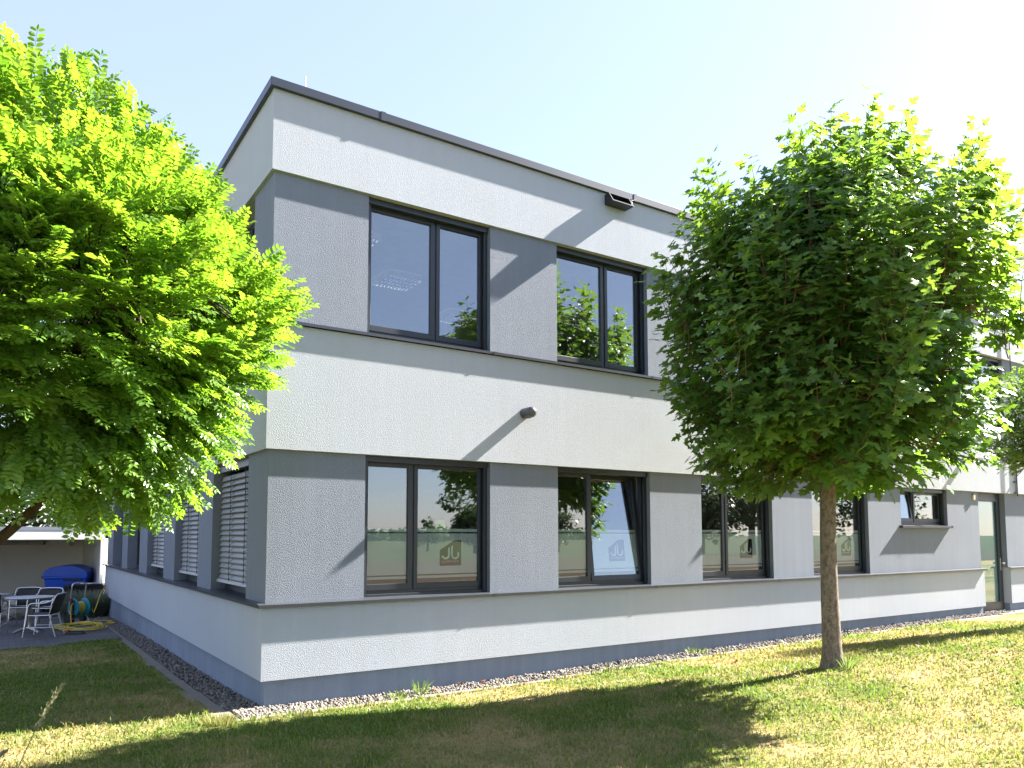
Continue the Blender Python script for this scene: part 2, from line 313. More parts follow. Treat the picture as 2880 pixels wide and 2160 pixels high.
# ------------------------------------------------------------------ ground
def gw(x): return np.interp(x, [0, 1, 3, 5.6, 10, 16, 30], [-.01, -.025, -.02, .03, .08, .13, .2])
def gl(y): return np.interp(y, [0, 1, 3, 6, 10, 12.4, 14.7, 17, 22, 60], [-.01, -.04, -.07, -.085, -.13, -.19, -.25, -.32, -.42, -.6])
def H(x, y):
    x = np.asarray(x, float); y = np.asarray(y, float)
    base = np.where(y > 0, gl(y)*sstep((2-x)/2)+gw(x)*(1-sstep((2-x)/2)), gw(np.maximum(x, 0)))
    A = np.interp(x, [-8, -3, 0, 2, 4, 5.8, 8, 12, 20, 60], [.1, .1, .1, .12, .19, .235, .24, .22, .16, .1])
    m = A*sstep((-y-.45)/2.6)
    # soft second swell in front of the maple, dips along it
    m = m+.22*np.exp(-((y+3.9)**2)/1.3)*sstep((x-5.5)/3)*sstep((16-x)/4)
    near = sstep((14-np.hypot(x, y))/6)*sstep((np.maximum(-y-.4, -x-.45))/.5)
    m = m+near*(fbm(x*.9+3, y*.9)-.5)*.07
    return base+m
def grid_axis(lo, hi, step, far):
    a = list(np.arange(lo, hi+1e-6, step)); s = step
    while a[-1] < far: s *= 1.35; a.append(a[-1]+s)
    s = step; b = a[0]
    while b > -far: s *= 1.35; b -= s; a.insert(0, b)
    return np.array(a)
def dryness(x, y):
    return np.clip((fbm(x*.8+11, y*.8+5)-.34)*1.5+(fbm(x*3.1, y*3.1)-.45)*.8+np.interp(x, [-2, 1, 3, 6], [.0, .03, .19, .23])*np.interp(-y, [0, 1, 3], [0.4, .7, 1]), 0, 1)
gx = grid_axis(-5, 13, .12, 2500); gy = grid_axis(-8.5, 9, .12, 2500)
X, Y = np.meshgrid(gx, gy); Z = H(X, Y)
inb = ((X > -.36) & (X < 40) & (Y > -.40) & (Y < 30)); Z = np.where(inb, Z-.06, Z)
Z = np.where(np.hypot(X, Y) > 60, np.minimum(Z, .05)-.0, Z)
nx, ny = len(gx), len(gy); idx = np.arange(nx*ny).reshape(ny, nx)
F = np.stack([idx[:-1, :-1], idx[:-1, 1:], idx[1:, 1:], idx[1:, :-1]], -1).reshape(-1, 4)
lawn = link('lawn_ground', arr_mesh('lawn_ground', np.stack([X, Y, Z], -1).reshape(-1, 3), F, dryness(X, Y).ravel(), True), 'lawn_soil'); tag(lawn, kind='structure')

# paved terrace at the back
px = np.linspace(-12, -.38, 40); ty = np.linspace(0, 1, 60)
PX, PT = np.meshgrid(px, ty); y0 = 7.414+(PX+2.333)*.29+.07*np.sin(PX*5)+.04*np.sin(PX*13); PY = y0+(22-y0)*PT; PZ = H(PX, PY)+.012
idx = np.arange(PX.size).reshape(PX.shape); F = np.stack([idx[:-1, :-1], idx[:-1, 1:], idx[1:, 1:], idx[1:, :-1]], -1).reshape(-1, 4)
tag(link('terrace_paving', arr_mesh('terrace_paving', np.stack([PX, PY, PZ], -1).reshape(-1, 3), F), 'paving'), kind='structure')

# gravel bed and its kerb stones
def strip(pts, name, mat):
    V = []; F = []
    for a, b in pts: V += [a, b]
    F = [(2*i, 2*i+2, 2*i+3, 2*i+1) for i in range(len(pts)-1)]
    me = bpy.data.meshes.new(name); me.from_pydata(V, [], F); me.update(); return link(name, me, mat)
pts = []
for y in np.arange(16, -.01, -.5): pts.append(((.06, float(y), float(gl(y))-.035), (-.30, float(y), float(gl(y))-.035)))
bed = [((.06, y, gl(y)-.035), (-.30, y, gl(y)-.035)) for y in np.arange(16, .29, -.5)]+[((.06, .06, -.045), (-.30, -.33, -.045))]+[((x, .06, gw(x)-.035), (x, -.33, gw(x)-.035)) for x in np.arange(.5, 31, .5)]
gravel = strip([(tuple(map(float, a)), tuple(map(float, b))) for a, b in bed], 'gravel_strip', 'gravel_base'); tag(gravel, kind='structure')
kerb = empty('kerb'); tag(kerb, kind='structure')
def kerbstone(x0, x1, y0, y1, z):
    m = MB(); j = random.uniform(-.006, .006)
    m.box(x0, x1, y0, y1, z-.15, z+.004+j); m.build('kerb_stone', 'concrete', kerb, .008)
for i in range(17):
    x = -.30+i*1.0; kerbstone(x+.006, x+.994, -.445, -.335, float(gw(max(0, x+.5))))
for i in range(16):
    y = -.42+i*.5 if i < 2 else .58+(i-2)*1.0
    if y > 13: break
    h = .49 if i < 2 else .99
    kerbstone(-.52, -.305, y+.006, y+h, float(gl(max(0, y+.5)))-.005)

def icos(sub=1):
    bm = bmesh.new(); bmesh.ops.create_icosphere(bm, subdivisions=sub, radius=1)
    V = np.array([v.co[:] for v in bm.verts]); F = np.array([[v.index for v in f.verts] for f in bm.faces]); bm.free(); return V, F
iV, iF = icos(1)
stoneV = []
for k in range(6):
    d = RNG.random(len(iV))*.5+.7; stoneV.append(iV*d[:, None]*np.array([1, .8, .6]))
def rand_rot(n):
    q = RNG.normal(size=(n, 4)); q /= np.linalg.norm(q, axis=1, keepdims=True); a, b, c, d = q.T
    return np.stack([np.stack([1-2*(c*c+d*d), 2*(b*c-a*d), 2*(b*d+a*c)], -1), np.stack([2*(b*c+a*d), 1-2*(b*b+d*d), 2*(c*d-a*b)], -1), np.stack([2*(b*d-a*c), 2*(c*d+a*b), 1-2*(b*b+c*c)], -1)], 1)
n1 = 5200; sx = -.28+17*RNG.random(n1)**1.5; sy = RNG.uniform(-.325, .05, n1); sz = gw(np.maximum(sx, 0))-.012
n2 = 3400; ly = 15*RNG.random(n2)**1.3; lx = RNG.uniform(-.295, .05, n2); lz = gl(ly)-.012
# loose stones that ride a little higher towards the wall
T = np.concatenate([np.stack([sx, sy, sz+.025*(sy+.33)+RNG.uniform(-.008, .012, n1)], -1), np.stack([lx, ly, lz+RNG.uniform(-.008, .012, n2)], -1)])
S = RNG.uniform(.014, .029, len(T)); S[RNG.random(len(T)) < .06] *= 1.35
dist = np.hypot(T[:, 0]-CAM[0], T[:, 1]-CAM[1]); score = S/dist*np.where(T[:, 1] < .06, 1, .6); order = np.argsort(-score); near = order[:300]; rest = order[300:]
Rm = rand_rot(len(T)); Vs = []; Fs = []; Cs = []; off = 0
for k in range(6):
    sel = rest[k::6]; v, f, c = scatter(stoneV[k], iF, Rm[sel], T[sel], S[sel], RNG.random(len(sel))); Vs.append(v); Fs.append(f+off); Cs.append(c); off += len(v)
o = link('loose_gravel', arr_mesh('loose_gravel', np.concatenate(Vs), np.concatenate(Fs), np.concatenate(Cs)), 'gravel_stone', gravel); tag(o, kind='stuff')
sm = [arr_mesh('stone', stoneV[k % 6], iF, np.full(len(iV), RNG.random())) for k in range(12)]
for m_ in sm: m_.materials.append(MATS['gravel_stone'])
for q, i in enumerate(near):
    o = bpy.data.objects.new('stone', sm[q % 12]); COL.objects.link(o); o.parent = gravel
    o.matrix_world = Matrix.Translation(T[i].tolist()) @ Matrix(Rm[i].tolist()).to_4x4() @ Matrix.Scale(float(S[i]), 4)

# ------------------------------------------------------------------ the office building
BX, BY, BYU, TH = 30.0, 15.0, 11.0, .36
ZW, ZS, ZL, ZM, ZS2, ZL2, ZC, ZT = .275, 1.10, 2.821, 4.25, 4.29, 6.03, 6.985, 7.09
DG, DP, RV = .042, .055, .19
OC = .05
FW = [1.194+2.8775*k for k in range(10)]; WW = 1.757
DOOR = (15.887, 17.135)
LW = [(.856, 2.68), (3.556, 5.387), (6.394, 8.267), (9.269, 11.097), (12.035, 13.805)]
bld = empty('office_building'); tag(bld, 'two storey white and grey rendered office block with flat roof', 'building')
def Lpoly(d, y1, x1=BX): return [(d, d), (x1, d), (x1, TH), (TH, TH), (TH, y1), (d, y1)]
b = MB(); b.prism(Lpoly(0, BYU), 2, ZL2, ZC); b.build('parapet_band', 'stucco_white', bld)
b = MB(); b.prism(Lpoly(0, BYU), 2, ZL, ZM); b.box(0, TH, BYU, BY, ZL, 3.42); b.build('middle_band', 'stucco_white', bld)
b = MB(); b.prism([(0, 0), (DOOR[0]+.045, 0), (DOOR[0]+.045, TH), (TH, TH), (TH, BY), (0, BY)], 2, ZW, ZS-.004); b.box(DOOR[1]+.03, BX, 0, TH, ZW, ZS-.004); b.build('base_band', 'stucco_white', bld)
b = MB(); b.prism([(DP, DP), (DOOR[0]+.03, DP), (DOOR[0]+.03, TH), (TH, TH), (TH, BY), (DP, BY)], 2, -.8, ZW-.0); b.box(DOOR[1]+.05, BX, DP, TH, -.8, ZW); b.build('plinth', 'stucco_plinth', bld)
# grey storey walls: piers between the openings
def piers(z0, z1, fronts, lefts, y1, name):
    # the corner pier is an L, every other pier a piece of its own
    MB().prism([(DG, DG), (fronts[0][0], DG), (fronts[0][0], TH), (TH, TH), (TH, lefts[0][0]), (DG, lefts[0][0])], 2, z0, z1).build(name, 'stucco_grey', bld)
    for i, (a, c) in enumerate(fronts):
        nxt = fronts[i+1][0] if i+1 < len(fronts) else BX
        MB().box(c, nxt, DG, TH, z0, z1).build(name, 'stucco_grey', bld)
    for i, (a, c) in enumerate(lefts):
        nxt = lefts[i+1][0] if i+1 < len(lefts) else y1
        MB().box(DG, TH, c, nxt, z0, z1).build(name, 'stucco_grey', bld)
lowF = [(FW[k], FW[k]+WW) for k in range(4)]+[(12.727, 14.537), DOOR, (18.6, 20.35), (21.6, 23.35)]
upF = [(FW[k], FW[k]+WW) for k in range(10)]
piers(ZS, ZL, lowF, LW, BY, 'grey_pier')
piers(ZS2, ZL2, upF, LW[:4], BYU, 'grey_pier')
b = MB(); b.box(12.727, 14.537, DG, TH, ZS, 2.035); b.build('parapet_under_window', 'stucco_grey', bld)
b = MB(); b.box(17.60, BX, -.03, -.001, ZL+.002, ZM-.002); b.build('joint_panel', 'stucco_white', bld)
# roof, slabs, closing walls and the rooms behind the windows
b = MB(); b.box(TH+.01, BX, TH+.01, BYU, 6.75, 6.82); b.box(TH+.01, 8, BYU, BY-.06, 3.2, 3.3); b.build('flat_roof', 'coping_metal', bld)
b = MB(); b.box(TH+.02, BX-.02, TH+.02, BY-.3, .17, .22); b.box(TH+.02, BX-.02, TH+.02, BYU-.3, 3.68, 3.74); b.build('room_floor', 'room_floor', bld)
b = MB(); b.box(TH+.02, BX-.02, TH+.02, BYU-.3, 5.96, 6.0); b.box(TH+.02, BX-.02, TH+.02, BYU-.3, 2.9, 2.95); b.build('room_ceiling', 'room_ceiling', bld)
b = MB(); b.box(.05, BX, BYU, BYU+.25, 2.9, 6.98); b.box(BX, BX+.25, 0, BYU, -.3, 6.98); b.box(TH, 9, BY-.3, BY-.05, -.6, 3.2); b.box(8, 8.2, BYU+.3, BY-.3, 0, 3.2)
b.box(5.8, BX-.1, 5.6, 5.7, .2, 2.9); b.box(5.8, BX-.1, 5.6, 5.7, 3.74, 5.96); b.box(5.7, 5.8, 5.6, BYU, .2, 2.9); b.box(5.7, 5.8, 5.6, BYU, 3.74, 5.96)
for xx in (9.25, 15.0, 20.8): b.box(xx, xx+.1, TH+.03, 5.58, .23, 2.89); b.box(xx, xx+.1, TH+.03, 5.58, 3.75, 5.95)
b.build('room_wall', 'room_wall', bld)
# roof coping in lengths, with joint covers
def coping_piece(poly, z0, z1, nm='coping'): MB().prism(poly, 2, z0, z1).build(nm, 'coping_metal', bld, .004)
xs = [TH, 1.335, 5.53, 9.73, 13.93, 18.1, 22.3, BX]
for i in range(len(xs)-1):
    a, c = xs[i]+.0015, xs[i+1]-.0015
    if i == 0:
        MB().prism([(-OC, -OC), (c, -OC), (c, TH+.05), (TH+.05, TH+.05), (TH+.05, 1.6), (-OC, 1.6)], 2, ZC, ZT).build('coping', 'coping_metal', bld, .004)
    else: MB().box(a, c, -OC, TH+.05, ZC, ZT).build('coping', 'coping_metal', bld, .004)
    if i: MB().box(xs[i]-.03, xs[i]+.03, -OC-.004, TH+.054, ZC-.003, ZT+.004).build('joint_cover', 'coping_metal', bld)
for y0_, y1_ in ((1.603, 4.6), (4.603, 7.8), (7.803, BYU+.05)): MB().box(-OC, TH+.05, y0_, y1_, ZC, ZT).build('coping', 'coping_metal', bld, .004)
MB().box(-.04, TH+.05, BYU+.26, BY+.02, 3.421, 3.49).build('coping', 'coping_metal', bld, .004)
# dark shadow-gap under the coping and drip edges under the white bands
# sills (pressed metal, one length per opening and per pier)
def sill_front(x0, x1, z, proud, deep):
    m = MB(); t = .006; m.prism([(-proud, z-.035), (-proud, z), (deep, z+.012), (deep, z+.006), (-proud+t, z-.006), (-proud+t, z-.035)], 0, x0, x1)
    return m.build('sill', 'sill_metal', bld)
def sill_left(y0, y1, z, proud, deep):
    m = MB(); t = .006; m.prism([(-proud, z-.035), (-proud, z), (deep, z+.012), (deep, z+.006), (-proud+t, z-.006), (-proud+t, z-.035)], 1, y0, y1)
    return m.build('sill', 'sill_metal', bld)
PS = .05
def run_front(ops, z, xend, ps):
    x = -ps
    for a, c in ops:
        if a > xend: break
        if a-.03 > x: sill_front(x+.0015, a-.03, z, ps, DG+.004)
        sill_front(a-.0285, c+.03, z, ps, RV+.02) if False else sill_front(a-.0285, min(c+.03, xend), z, ps, DG+.004)
        m = MB(); m.prism([(DG+.005, z+.0125), (RV+.02, z+.02), (RV+.02, z+.012), (DG+.005, z+.004)], 0, a+.002, c-.002); m.build('sill_bed', 'sill_metal', bld)
        x = c+.0315
        MB().box(x-.0225, x+.0195, -ps-.003, -ps+.012, z-.038, z+.003).build('sill_joint', 'sill_metal', bld)
    if x < xend: sill_front(x, xend, z, ps, DG+.004)
run_front(lowF[:4], ZS, DOOR[0]+.08, PS+.003); sill_front(DOOR[1]-.01, BX, ZS, PS, DG+.004)
run_front(upF, ZS2, BX, PS-.008)
def run_left(ops, z, yend, ps):
    y = -ps+.0
    first = True
    for a, c in ops:
        sill_left(y+(.002 if not first else .056), a-.03, z, ps, DG+.004); first = False
        sill_left(a-.0285, c+.03, z, ps, DG+.004)
        m = MB(); m.prism([(DG+.005, z+.0125), (RV+.06, z+.02), (RV+.06, z+.012), (DG+.005, z+.004)], 1, a+.002, c-.002); m.build('sill_bed', 'sill_metal', bld)
        y = c+.0315
    sill_left(y, yend, z, ps, DG+.004)
run_left(LW, ZS, BY+.06, PS); run_left(LW[:4], ZS2, BYU+.02, PS-.008)
for zz in (ZS, ZS2): MB().box(-PS, .004, -PS, .004, zz-.036, zz-.001).build('sill_corner', 'sill_metal', bld)

# windows
def rect_frame(x0, x1, z0, z1, wl, wr, wb, wt, y0, y1):
    m = MB(); m.box(x0, x0+wl, y0, y1, z0, z1); m.box(x1-wr, x1, y0, y1, z0, z1); m.box(x0+wl, x1-wr, y0, y1, z0, z0+wb); m.box(x0+wl, x1-wr, y0, y1, z1-wt, z1)
    return m
def rotx(o, px, pz, py, ang):
    """tilt an object (mesh in world coordinates) inwards about a horizontal axis"""
    M = Matrix.Translation((px, py, pz)) @ Matrix.Rotation(ang, 4, 'X') @ Matrix.Translation((-px, -py, -pz)); o.data.transform(M)
def text_mesh(txt, size, width):
    cu = bpy.data.curves.new('t', 'FONT'); cu.body = txt; cu.size = size; cu.align_x = 'CENTER'; cu.space_character = 1.25; cu.resolution_u = 3
    ob = bpy.data.objects.new('t', cu); COL.objects.link(ob); dg = bpy.context.evaluated_depsgraph_get(); me = bpy.data.meshes.new_from_object(ob.evaluated_get(dg))
    V = [v.co.copy() for v in me.vertices]; F = [tuple(p.vertices) for p in me.polygons]
    bpy.data.objects.remove(ob); bpy.data.curves.remove(cu); bpy.data.meshes.remove(me)
    w_ = max(v.x for v in V)-min(v.x for v in V); k = width/w_
    return [(v.x*k, v.y) for v in V], F
TXT = text_mesh('SUPPORT', .035, .245)
def film_parts(m, x0, x1, y, logo=None):
    """frosted film: wide field, thin stripe above, thin stripe below; logo = left edge x of the cut-out emblem"""
    def q(a, c, e, f): m.add([(a, y, e), (c, y, e), (c, y, f), (a, y, f)], [(0, 1, 2, 3)])
    q(x0, x1, 1.90, 1.941); q(x0, x1, 1.317, 1.349)
    if logo is None: q(x0, x1, 1.367, 1.881); return
    l, r_, zb, zt, zl, xt = logo, logo+.318, 1.466, 1.79, 1.665, logo+.205
    q(x0, x1, 1.367, zb); q(x0, l, zb, 1.881); q(r_, x1, zb, 1.881); q(l, r_, zt, 1.881)
    m.add([(l, y, zl), (xt, y, zt), (l, y, zt)], [(0, 1, 2)])
    # emblem: a J and a mirrored J with open hooks, cut from the same film
    def arc(cx, cz, r0, r1, a0, a1, n=12):
        V = []
        for i in range(n+1):
            a = R(a0+(a1-a0)*i/n); V += [(cx+r0*math.cos(a), y, cz+r0*math.sin(a)), (cx+r1*math.cos(a), y, cz+r1*math.sin(a))]
        m.add(V, [(2*i, 2*i+1, 2*i+3, 2*i+2) for i in range(n)])
    c1 = l+.088; cz = 1.606
    arc(c1, cz, .033, .062, -165, 0); m.add([(c1+.033, y, cz), (c1+.062, y, cz), (c1+.062, y, cz+.105), (c1+.033, y, cz+.082)], [(0, 1, 2, 3)])
    c2 = l+.228
    arc(c2, cz, .033, .062, 180, 400); m.add([(c2-.062, y, cz), (c2-.033, y, cz), (c2-.033, y, cz+.125), (c2-.062, y, cz+.105)], [(0, 1, 2, 3)])
    m.add([(l+.16+px_, y, 1.507+pz_) for px_, pz_ in TXT[0]], TXT[1])
def window(a, c, z0, z1, mull, film=False, tilt=None, logo=False, parent=None):
    parent = parent or bld; yf = RV
    w_ = rect_frame(a, c, z0, z1, .05, .05, .085, .07, yf, yf+.08)
    w_.box(mull-.022, mull+.022, yf+.004, yf+.078, z0+.085, z1-.07)
    w_.box(a+.0, c-.0, yf-.045, yf-.002, z0+.0, z0+.035)
    win = w_.build('window', 'anthracite', parent, .003)
    g = MB(); g.box(a+.002, a+.055, yf-.075, yf-.04, z0+.02, z1-.002); g.build('guide_rail', 'anthracite', win); g = MB(); g.box(c-.055, c-.002, yf-.075, yf-.04, z0+.02, z1-.002); g.build('guide_rail', 'anthracite', win)
    g = MB(); g.box(a+.0015, c-.0015, yf-.10, yf-.003, z1-.075, z1+.05); g.build('blind_box', 'anthracite', win)
    for i, (p, q) in enumerate(((a+.05, mull-.022), (mull+.022, c-.05))):
        ti = tilt == i
        s = rect_frame(p-.008, q+.008, z0+.077, z1-.062, .055, .055, .075, .062, yf-.012, yf+.05).build('sash', 'anthracite', win, .004)
        x0, x1, s0, s1 = p+.04, q-.04, z0+.15, z1-.122
        pn = MB().box(x0, x1, yf+.012, yf+.018, s0, s1).build('pane', 'glass', win)
        parts = [s, pn]
        if film:
            fm = MB(); film_parts(fm, x0+.004, x1-.004, yf+.0215, (x1-.565 if logo and i == 1 else None)); parts.append(fm.build('frosted_film', 'film', win))
            if logo and i == 1: parts[-1]['label'] = 'frosted film with house emblem of two hooked letters over SUPPORT'
        if ti:
            for o in parts: rotx(o, 0, z0+.1, yf+.03, -R(6.5))
    return win
for k in range(4):
    a = FW[k]; window(a, a+WW, ZS+.012, ZL, a+.70, True, 1 if k == 1 else None, True)
for k in range(6): a = FW[k]; window(a, a+WW, ZS2+.012, ZL2, a+.995)
window(18.6, 20.35, ZS+.012, ZL, 19.3)
for k in range(6, 10): a = FW[k]; window(a, a+WW, ZS2+.012, ZL2, a+.995)
window(12.727, 14.537, 2.045, ZL, 13.43, False, 0)
window(21.6, 23.35, ZS+.012, ZL, 22.3)
m = MB(); m.prism([(-.03, 2.0), (-.03, 2.04), (RV-.05, 2.055), (RV-.05, 2.04), (-.024, 2.03), (-.024, 2.0)], 0, 12.66, 14.60); m.build('sill', 'sill_metal', bld)
for xx in (12.655, 14.595): MB().box(xx, xx+.01, -.034, .06, 1.998, 2.046).build('sill_end', 'sill_metal', bld)
# green card stuck inside the first lower window
m = MB(); m.box(2.232, 2.378, RV+.0225, RV+.0245, 1.905, 2.055); plain('card_green', (.16, .34, .04), .6, 0, .8, 40); o = m.build('window_sticker', 'card_green'); tag(o, 'small green card stuck behind glass of the corner ground floor window', 'sticker')
# the left side: windows with lowered venetian blinds
def window_left(y0, y1, z0, z1):
    xf = RV+.05
    m = MB(); m.box(xf, xf+.08, y0, y0+.06, z0, z1); m.box(xf, xf+.08, y1-.06, y1, z0, z1); m.box(xf, xf+.08, y0+.06, y1-.06, z0, z0+.09); m.box(xf, xf+.08, y0+.06, y1-.06, z1-.08, z1)
    ym = (y0+y1)/2; m.box(xf+.003, xf+.077, ym-.05, ym+.05, z0+.09, z1-.08)
    win = m.build('window', 'anthracite', bld, .003)
    for p, q in ((y0+.055, ym-.045), (ym+.045, y1-.055)):
        g = MB(); g.box(xf+.02, xf+.026, p, q, z0+.08, z1-.07); g.build('pane', 'glass', win)
    return win
for i, (y0, y1) in enumerate(LW): window_left(y0, y1, ZS+.012, ZL)
for y0, y1 in LW[:4]: window_left(y0, y1, ZS2+.012, ZL2)
slat_m = {}
for i, (y0, y1) in enumerate(LW[:3]):
    wd = y1-y0-.07; xb = .155
    bl = MB().box(.10, .21, y0+.03, y1-.03, ZL-.10, ZL+.02).build('venetian_blind', 'anthracite', bld)
    # curved slat, shared mesh per width
    key = round(wd, 2)
    if key not in slat_m:
        prof = [(-.028, -.038), (-.022, -.041), (-.006, -.018), (.006, .006), (.020, .034), (.028, .037)]
        V = [(x, s*wd/2, z) for s in (-1, 1) for x, z in prof]; n_ = len(prof)
        V2 = V+[(x+.0008, y, z+.0012) for x, y, z in V]
        F = [(j, j+1, j+1+n_, j+n_) for j in range(n_-1)]+[(j+2*n_, j+n_+2*n_, j+1+n_+2*n_, j+1+2*n_) for j in range(n_-1)]
        me = bpy.data.meshes.new('slat'); me.from_pydata(V2, [], F); me.update(); me.polygons.foreach_set('use_smooth', [True]*len(F)); me.materials.append(MATS['slat_metal']); slat_m[key] = me
    zb = ZS+.155+.02*i; z = zb+.06; yc = (y0+y1)/2; first = True
    while z < ZL-.12:
        o = bpy.data.objects.new('slat', slat_m[key]); COL.objects.link(o); o.parent = bl; o.location = (xb, yc, z); o.rotation_euler = (R(random.uniform(-.15, .15)), R(random.uniform(-2, 2)-3), 0); z += .0735
    MB().prism([(xb-.05, zb-.028), (xb-.035, zb+.012), (xb+.045, zb+.03), (xb+.045, zb+.02), (xb-.03, zb-.03)], 1, yc-wd/2, yc+wd/2).build('bottom_rail', 'slat_metal', bl)
    for f in (.2, .62):
        yy = yc-wd/2+wd*f
        m = MB(); m.tube([(xb-.047, yy, ZL-.1), (xb-.047, yy, zb)], .0042, 5); m.tube([(xb+.047, yy, ZL-.1), (xb+.047, yy, zb)], .003, 5)
        zz = zb+.06
        while zz < ZL-.12: m.tube([(xb-.047, yy, zz-.03), (xb-.01, yy+.008, zz-.002), (xb+.047, yy, zz+.034)], .0035, 4); zz += .0735
        m.build('ladder_cord', 'cord', bl)
# the door
dz = .10; dy = .16
dr = rect_frame(DOOR[0]-.0, DOOR[1], dz, ZL+.03, .07, .07, .05, .13, dy, dy+.09).build('door', 'anthracite', bld, .004)
rect_frame(DOOR[0]+.06, DOOR[1]-.06, dz+.05, ZL-.09, .10, .13, .17, .11, dy-.012, dy+.06).build('door_leaf', 'anthracite', dr, .004)
MB().box(DOOR[0]+.15, DOOR[1]-.18, dy+.018, dy+.026, dz+.20, ZL-.19).build('pane', 'glass_frosted_door', dr)
m = MB(); m.add([(DOOR[0]+.15, dy+.03, dz+.2), (DOOR[1]-.18, dy+.03, dz+.2), (DOOR[1]-.18, dy+.03, ZL-.19), (DOOR[0]+.15, dy+.03, ZL-.19)], [(0, 1, 2, 3)]); m.build('frosted_film', 'film_door', dr)
m = MB(); m.box(17.0, 17.04, dy-.022, dy-.013, 1.03, 1.32); m.tube([(17.02, dy-.02, 1.2), (17.02, dy-.07, 1.2)], [.012, .012], 10); m.build('handle_plate', 'steel', dr, .004)
m = MB(); m.lathe([(0, -.03), (.02, -.026), (.03, -.01), (.03, .01), (.02, .026), (0, .03)], (0, 0, 0), 14); o = m.build('door_knob', 'steel', dr); o.location = (17.02, dy-.08, 1.2)
MB().box(DOOR[0]-.05, DOOR[1]+.2, -.55, dy+.1, -.05, dz).build('door_step', 'concrete', bld, .01)
# lightning conductor by the building joint
m = MB(); m.tube([(17.56, -.045, 6.9), (17.56, -.045, 4.3), (17.56, -.06, 4.2), (17.56, -.06, 2.76)], .012, 6)
for zz in (5.6, 5.0, 3.9, 3.1, 2.84): m.box(17.50, 17.57, -.06, -.0, zz-.012, zz+.012)
m.build('lightning_conductor', 'lamp_black', bld)
m = MB(); m.tube([(.424, .2, 7.09), (.424, .2, 7.36)], .006, 6); m.box(.38, .47, .15, .25, 7.091, 7.11); o = m.build('lightning_rod', 'steel'); tag(o, 'short thin metal lightning rod on the roof edge near the corner', 'rod')

# wall lamps
def tube_lamp(x, label):
    t = empty('wall_lamp', (x, 0, 3.51)); tag(t, label, 'lamp', 'round grey wall lamps on the middle band')
    r = .074
    V = MB(); n = 24
    prof = [(r*.98, 0), (r, .01), (r, .15)]
    def lath(prof):
        return [(rr*math.cos(2*math.pi*k/n), -d, rr*math.sin(2*math.pi*k/n)) for rr, d in prof for k in range(n)], [(i*n+k, i*n+(k+1) % n, (i+1)*n+(k+1) % n, (i+1)*n+k) for i in range(len(prof)-1) for k in range(n)]
    v, f = lath([(r, 0), (r, .105)]); V.add(v, f, True); V.build('housing', 'lamp_grey', t)
    V = MB(); v, f = lath([(r*.95, .102), (r*.95, .112)]); V.add(v, f, True); V.build('seam', 'lamp_black', t)
    V = MB(); v, f = lath([(r, .11)]+[(r*math.cos(a), .165+r*math.sin(a)) for a in np.linspace(0, math.pi/2-.01, 9)]); V.add(v, f, True); V.build('head', 'lamp_grey', t)
    MB().box(-.022, .022, -.135, -.08, -r-.002, -r+.012).build('light_slot', 'lamp_black', t)
for x, l in ((3.476, 'cylindrical grey wall lamp with round end, nearest the building corner'), (9.37, 'cylindrical grey wall lamp mostly hidden behind the maple crown'), (15.258, 'cylindrical grey wall lamp beside the maple crown above the door')): tube_lamp(x, l)
t = empty('wall_uplight', (4.95, 0, 6.82)); tag(t, 'black wedge shaped uplight mounted high under the roof edge', 'lamp')
P = [(0, 6.955), (-.102, 6.955), (-.198, 6.80), (0, 6.80)]; P = [(a, c-6.82) for a, c in P]
MB().prism(P, 0, 0, .012).build('side_plate', 'lamp_black', t); MB().prism(P, 0, .398, .41).build('side_plate', 'lamp_black', t)
MB().prism([(-.198, -.021), (-.198, -.010), (0, .006), (0, -.02)], 0, .012, .398).build('base_plate', 'lamp_black', t)
MB().box(.012, .398, -.01, 0, .006, .135).build('back_plate', 'lamp_black', t); MB().box(.012, .398, -.102, -.012, .127, .135).build('top_plate', 'lamp_black', t)
MB().box(.03, .38, -.09, -.05, .03, .06).build('lamp_tube', 'paper_grey', t); MB().box(.0, .41, -.2005, -.196, -.014, -.006).build('rim', 'paper_grey', t); MB().box(.0, .41, -.105, -.099, .1352, .139).build('rim', 'paper_grey', t)
# thin cobweb-like cable from the uplight to the coping
o = MB().tube(curve([(5.31, -.17, 6.81), (5.37, -.15, 6.88), (5.43, -.07, 6.955), (5.52, -.06, 7.0)]), .004, 5).build('cable', 'paper_grey'); tag(o, 'thin pale cable running from uplight to the roof edge', 'cable')
t = empty('door_lamp', (15.66, DG, 2.70)); tag(t, 'small cream box lamp on the grey wall beside the glass door', 'lamp')
MB().box(-.045, .045, -.038, 0, -.07, .05).build('body', 'cream_plastic', t, .01); MB().box(-.05, .05, -.042, 0, .05, .062).build('cap', 'lamp_black', t, .004)

